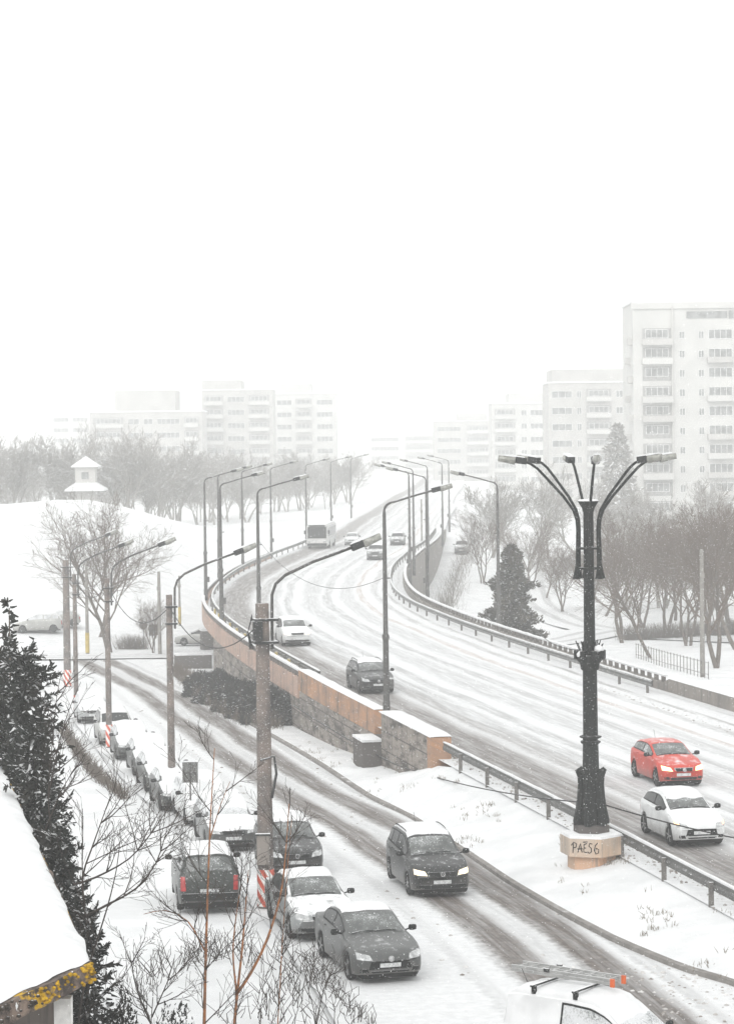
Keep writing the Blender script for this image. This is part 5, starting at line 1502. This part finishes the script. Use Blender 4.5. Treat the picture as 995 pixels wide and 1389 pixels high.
# ------------------------------------------------------------------ snowy roof of the near house
def mat_roof_edge():
    m, N, L, b = new_mat('lichen covered roof edge')
    n = nnoise(N, L, 5.0, 6, rough=.7); n2 = nnoise(N, L, 2.2, 3)
    c = nmix(N, L, nrange(N, L, n, .4, .62), (.045, .035, .03), (.20, .15, .12))
    c = nmix(N, L, nmath(N, L, 'MULTIPLY', nrange(N, L, n2, .54, .60), nrange(N, L, n, .38, .5)), c, (.55, .33, .02))
    c = nmix(N, L, nrange(N, L, nnoise(N, L, 8, 4), .64, .7), c, (.7, .7, .7))
    L.new(c, b.inputs['Base Color']); b.inputs['Roughness'].default_value = .95
    nbump(N, L, b, n, .9, .06)
    return m
def near_house():
    A = at(124, 1306, 31.5); B = at(0, 1030, 0.0 + 31.5 * 1.63)
    tB = (A.z - CAM_Z) / ray(0, 1030).z
    B = Vector((0, 0, CAM_Z)) + ray(0, 1030) * tB
    u = (B - A); Bx = A + u * 1.08
    C = at(0, 1366, 30.2); w = (C - A)
    Cx = A + w * 5.5
    up = u.cross(w).normalized()
    if up.z < 0: up = -up
    U, Wv = (Bx - A), (Cx - A)
    r = thing('house', 'near house corner with thick snow on its roof and yellow lichen on the eaves', 'house', (A.x, A.y, 0))
    inv = Matrix.Translation(-Vector(r.location))
    def fin(o): o.matrix_parent_inverse = inv; return o
    rows = []
    nu, nw = 70, 60
    for i in range(nu + 1):
        row = []
        for j in range(nw + 1):
            p = A + U * (i / nu) + Wv * (j / nw) ** 1.6
            e = min(i / nu * U.length, (j / nw) ** 1.6 * Wv.length)
            hgt = .26 * min(1, (e / .35) ** .5) + .035 * fbm(p.x, p.y, .9) * min(1, e * 3)
            jag = Vector((0, 0, 0))
            if i <= 1: jag = u.normalized() * (.16 * (noise.noise(Vector((p.x * 2.4, p.y * 2.4, 1))) + .45 * noise.noise(Vector((p.x * 7, p.y * 7, 1)))) + .12)
            if j <= 1: jag += w.normalized() * (.10 * fbm(p.x, p.y, .7) + .05 * noise.noise(Vector((p.x * 4, p.y * 4, 5))) + .03)
            row.append(p + up * max(hgt, .012) + jag)
        rows.append(row)
    fin(MB().grid(rows, flip=(U.cross(Wv).z < 0)).build('snow_layer', M_SNOW, r, smooth=True))
    # slab with rough tile edge
    def quad_slab(a, U_, W_, th, jag=0):
        mb = MB(); n = 40
        top, bot = [], []
        ring = [a + U_ * 0 + W_ * (k / n) for k in range(n)] + [a + W_ + U_ * (k / n) for k in range(n)] + [a + W_ + U_ - W_ * (k / n) for k in range(n)] + [a + U_ - U_ * (k / n) for k in range(n)]
        outv = lambda p: (p - (a + U_ * .5 + W_ * .5))
        r1 = [p + (outv(p).normalized() * jag * noise.noise(p * 3.1)) for p in ring]
        r2 = [p - up * th * (1 + .3 * noise.noise(p * 2.3)) + (outv(p).normalized() * jag * noise.noise(p * 2.7 + Vector((4, 0, 0)))) for p in ring]
        mb.grid([r1 + [r1[0]], r2 + [r2[0]]]); 
        o = len(mb.v); m_ = len(ring) + 1
        mb.f.append(tuple(range(m_ - 1))); mb.mi.append(0); mb.f.append(tuple(m_ + k for k in range(m_ - 2, -1, -1))); mb.mi.append(0)
        return mb
    fin(quad_slab(A, U, Wv, .24, .10).build('roof', mat_roof_edge(), r))
    # moss and lichen cushions along the lower edge
    rg = random.Random(4); mb = MB(); mb2 = MB()
    for k in range(170):
        t = rg.random() ** 1.5 * .6
        p = A + Wv * t - up * rg.uniform(0.0, .22) - u.normalized() * rg.uniform(.0, .08)
        s = rg.uniform(.012, .04)
        tgt = mb if noise.noise(p * 1.3) > .02 else mb2
        tgt.lathe([(.01, -s * .6), (s, -s * .2), (s * .8, s * .4), (.01, s * .7)], p, 6, rot=rg.random())
    tag(fin(mb.build('lichen', mat('yellow lichen', (.50, .30, .02), .95, var=.6, vscale=8), r, smooth=True)), kind='stuff')
    tag(fin(mb2.build('moss', mat('dark moss', (.05, .042, .035), .95, snow=(.8, 1.1)), r, smooth=True)), kind='stuff')
    # walls below
    M_WOOD = mat_render_wall('dark weathered boards', (.13, .10, .085), (.09, .075, .065), (.03, .028, .026))
    ins = .5
    un, wn_ = u.normalized(), w.normalized()
    a = A + un * ins + wn_ * ins; zt = min(A.z, Cx.z) - .15
    def vwall(p, q, th, m, nm, ztop_p, ztop_q):
        d = (q - p); d.z = 0; n = Vector((d.y, -d.x, 0)).normalized() * th
        vs = []
        for (pt, zt_) in ((p, ztop_p), (q, ztop_q)):
            for off in (Vector((0, 0, 0)), n):
                vs += [(pt.x + off.x, pt.y + off.y, -.4), (pt.x + off.x, pt.y + off.y, zt_)]
        mb = MB(); mb.add(vs, [(0, 1, 5, 4), (2, 6, 7, 3), (0, 2, 3, 1), (4, 5, 7, 6), (1, 3, 7, 5), (0, 4, 6, 2)])
        return fin(mb.build(nm, m, r))
    b_ = a + U * .93; c_ = a + Wv * .9
    dz = lambda p: p.z - .28
    vwall(a, c_, .15, M_WOOD, 'gable_wall', dz(a), dz(c_)); vwall(b_, a, .15, M_WOOD, 'side_wall', dz(b_), dz(a))
    fin(MB().box((a.x + .02, a.y - .02, (dz(a) - .4) / 2 - .05), (.22, .22, dz(a) + .3)).build('corner_trim', mat('white trim', (.70, .69, .67), .7, var=.3, vscale=5), r))
near_house()

# ------------------------------------------------------------------ apartment blocks in the haze
M_BWALL = mat('pale apartment wall', (0.53, 0.525, 0.505), .9, var=.12, vscale=.25)
M_BWALL2 = mat('beige apartment wall', (0.46, 0.45, 0.43), .9, var=.15, vscale=.25)
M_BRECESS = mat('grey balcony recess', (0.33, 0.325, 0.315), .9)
M_WIN = mat('apartment window', (0.24, 0.245, 0.24), .4, var=.5, vscale=.8)
M_WFRAME = mat('white window frame', (0.70, 0.70, 0.69), .6)
def window(parent, x, z, w, h, y, panes=2):
    """window set proud of the facade plane y (facing -Y in local space); pane glass, frame with mullions"""
    f_ = MB()
    t = .09
    f_.box((x, y - .04, z + h / 2 - t / 2), (w, .10, t)); f_.box((x, y - .04, z - h / 2 + t / 2), (w, .10, t))
    for k in range(panes + 1): f_.box((x - w / 2 + t / 2 + (w - t) * k / panes, y - .043, z), (t, .10, h - 2 * t - .004))
    o = f_.build('window', M_WFRAME, parent)
    p = MB().box((x, y - .02, z), (w - .05, .05, h - .05)).build('pane', M_WIN, o)
    return o
def block(label, px0, px1, top_py, Y, rz, depth, floors, cols, m, floor_h=2.8, steps=(), windows=True, balconies=()):
    a, b = at(px0, 700, Y), at(px1, 700, Y)
    W = (b.x - a.x); top = at(px0, top_py, Y).z
    zg = min(z_ground(a.x, Y), z_ground(b.x, Y)) - 1.5
    r = thing('apartment_block', label, 'building', (a.x, Y, zg), rz)
    H = top - zg
    MB().box((W / 2, depth / 2, H / 2), (W, depth, H)).build('wall', m, r)
    MB().box((W / 2, depth / 2, H + .18), (W + .5, depth + .5, .36)).build('roof', M_SNOW, r)
    for (x0, x1, hh) in steps:
        MB().box(((x0 + x1) / 2 * W, depth / 2 + .5, H + .36 + hh / 2), ((x1 - x0) * W, depth - 2, hh)).build('penthouse', m, r)
    return r, W, H
# nearest tower on the right
r, W, H = block('tall white apartment tower with balconies rising behind the ornate lamp', 860, 1095, 411, 400, 0, 16, 11, 4, M_BWALL)
MB().box((W * .5, -.1, H - .5), (W + .6, .5, 1.0)).build('parapet', M_BWALL, r)
pxm = 400 / FPX
X = lambda px: (px - 852) * pxm
zt = H
def ZZ(py): return H - (py - 413) * pxm
for k in range(10):
    z = ZZ(457 + 26 * k)
    # recessed balcony bay
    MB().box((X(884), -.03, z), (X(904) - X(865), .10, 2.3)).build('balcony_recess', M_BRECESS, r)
    window(r, X(884), z + .25, 3.8, 1.45, -.08, 4)
    if k % 3 != 2: MB().box((X(884), -.75, z - 1.1), (X(905) - X(864), 1.3, 1.05)).build('balcony', M_BWALL if k % 2 else M_BWALL2, r)
    window(r, X(918), z, .95, 1.25, 0, 2)
    window(r, X(944), z, .95, 1.25, 0, 2)
    if k % 2 == 1 or k > 5: MB().box((X(970), -.6, z - 1.0), (X(988) - X(951), 1.2, .95)).build('balcony', M_BWALL2 if k % 3 else M_BWALL, r)
    window(r, X(970), z + .1, 3.9, 1.6, 0, 4)
    window(r, X(1012), z, .95, 1.25, 0, 2); window(r, X(1040), z, .95, 1.25, 0, 2)
    window(r, X(1066), z, 2.2, 1.4, 0, 3)
    MB().box((-.35, 2 + 3 * (k % 2), z - .9), (.8, 2.4, 1.1)).build('balcony', M_BWALL2, r)
MB().box((X(952), -.06, ZZ(430)), (X(980) - X(925), .14, 1.1)).build('top_window', M_WIN, r)
MB().box((X(985), -.06, ZZ(430)), (.8, .14, 1.3)).build('top_window', M_WIN, r)
MB().box((X(905), -.2, H / 2), (.35, .4, H - 1.0)).build('pilaster', M_BWALL2, r)

def strip_block(label, px0, px1, top, Y, rz, depth, m, n_fl, spacing, groups, steps=(), fh=3.5):
    r, W, H = block(label, px0, px1, top, Y, rz, depth, 0, 0, m, steps=steps)
    for k in range(n_fl):
        z = H - 2.4 - k * fh
        if z < 3: break
        for (x0, x1, kind) in groups:
            cx, w = (x0 + x1) / 2 * W, (x1 - x0) * W
            if kind == 'w': window(r, cx, z, w, 1.5, 0, max(2, int(w / 1.1)))
            else:
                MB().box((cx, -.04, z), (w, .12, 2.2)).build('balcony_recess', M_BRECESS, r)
                window(r, cx, z + .2, w * .8, 1.3, -.1, max(2, int(w / 1.2)))
                MB().box((cx, -.7, z - 1.05), (w, 1.2, 1.0)).build('balcony', M_BWALL, r)
    return r
strip_block('stepped pale apartment block left of the white tower', 745, 851, 520, 520, 0, 18, M_BWALL2, 7, 26, [(.04, .30, 'w'), (.36, .42, 'w'), (.48, .8, 'b'), (.86, .95, 'w')], steps=((.05, .97, 2.6),))
strip_block('faint apartment block second to the left of the white tower', 668, 747, 548, 640, 0, 18, M_BWALL, 7, 26, [(.05, .4, 'b'), (.5, .6, 'w'), (.66, .95, 'w')], steps=((.3, .9, 2.4),))
strip_block('very faint apartment block at the far right end of the flyover', 590, 670, 572, 780, 0, 18, M_BWALL2, 6, 26, [(.05, .45, 'w'), (.55, .95, 'b')], steps=((.4, .9, 2.2),))
strip_block('ghostly apartment block closing the view at the end of the flyover', 500, 592, 588, 930, 0, 18, M_BWALL, 5, 26, [(.05, .45, 'w'), (.55, .95, 'b')], steps=((.5, .95, 2.2),))
strip_block('faint wide apartment block on the left with a raised top floor', 124, 276, 560, 620, 0, 18, M_BWALL2, 8, 18, [(.03, .30, 'b'), (.34, .44, 'w'), (.48, .56, 'w'), (.60, .80, 'w'), (.84, .97, 'b')], steps=((.22, .76, 5.2),))
strip_block('faint apartment block in the middle of the left group', 276, 372, 530, 650, 0, 20, M_BWALL2, 9, 18, [(.03, .30, 'b'), (.36, .60, 'w'), (.66, .95, 'b')], steps=((.0, .55, 2.4),))
strip_block('faint apartment block at the right end of the left group', 374, 458, 535, 700, 0, 20, M_BWALL, 9, 18, [(.04, .28, 'w'), (.34, .6, 'b'), (.68, .94, 'w')], steps=((.1, .6, 2.6),))
strip_block('very faint low apartment block at the far left', 72, 124, 560, 820, 0, 18, M_BWALL, 8, 18, [(.05, .45, 'w'), (.55, .95, 'w')])
# small hut on the hillside
q = at(118, 700, 318)
hz = z_ground(q.x, 318)
hut = thing('hut', 'small square hut with a snowy pyramid roof on the left hillside', 'building', (q.x, 318, hz))
tip = at(118, 618, 318).z - hz
MB().box((0, 0, (tip - 1.4) / 2 - .5), (2.6, 2.6, tip - 1.4 + 1)).build('wall', M_BWALL2, hut)
MB().lathe([(3.6, tip - 4.6), (3.6, tip - 4.4), (1.6, tip - 3.4), (1.5, tip - 3.5)], n=4, rot=PI / 4).build('lower_roof', M_SNOW, hut)
MB().lathe([(2.5, tip - 1.5), (2.5, tip - 1.35), (.1, tip - .1), (.02, tip)], n=4, rot=PI / 4).build('roof', M_SNOW, hut)
MB().box((0, -1.32, tip - 2.6), (.9, .08, .9)).build('window', M_WIN, hut)

# ------------------------------------------------------------------ falling snow
def flakes():
    rng = random.Random(99); mb = MB()
    for _ in range(60000):
        Y = 24 + 110 * rng.random() ** .8
        px, py = rng.uniform(-60, 1060), rng.uniform(-40, 1440)
        p = at(px, py, Y)
        if p.z < z_low(Y) + .2: continue
        s = rng.uniform(.004, .0105) * (.55 + .6 * (Y / 100))
        a = Vector((rng.gauss(0, 1), rng.gauss(0, 1), rng.gauss(0, 1))).normalized() * s
        b = a.cross(Vector((rng.gauss(0, 1), rng.gauss(0, 1), rng.gauss(0, 1)))); b = b.normalized() * s
        c = a.cross(b).normalized() * s * .7
        mb.add([p + a, p - a, p + b, p - b, p + c, p - c], [(0, 2, 4), (2, 1, 4), (1, 3, 4), (3, 0, 4), (2, 0, 5), (1, 2, 5), (3, 1, 5), (0, 3, 5)])
    tag(mb.build('falling_snow', mat('snowflake', (.92, .92, .93), .9, var=0)), 'white snowflakes falling through the air', None, None, 'stuff')
flakes()

# ------------------------------------------------------------------ haze
def haze():
    m = bpy.data.materials.new('winter haze'); m.use_nodes = True
    N, L = m.node_tree.nodes, m.node_tree.links
    N.clear()
    v = N.new('ShaderNodeVolumePrincipled'); o = N.new('ShaderNodeOutputMaterial')
    v.inputs['Color'].default_value = (.985, .99, .985, 1)
    v.inputs['Density'].default_value = HAZE_DENSITY
    v.inputs['Anisotropy'].default_value = 0.0
    L.new(v.outputs[0], o.inputs['Volume'])
    x0, x1, y0, y1, z0, z1 = -425, 425, -125, 1090, -6, 42
    ob = MB().box(((x0 + x1) / 2, (y0 + y1) / 2, (z0 + z1) / 2), (x1 - x0, y1 - y0, z1 - z0)).build('haze', m)
    tag(ob, 'pale snow haze filling the air', None, None, 'stuff')
haze()
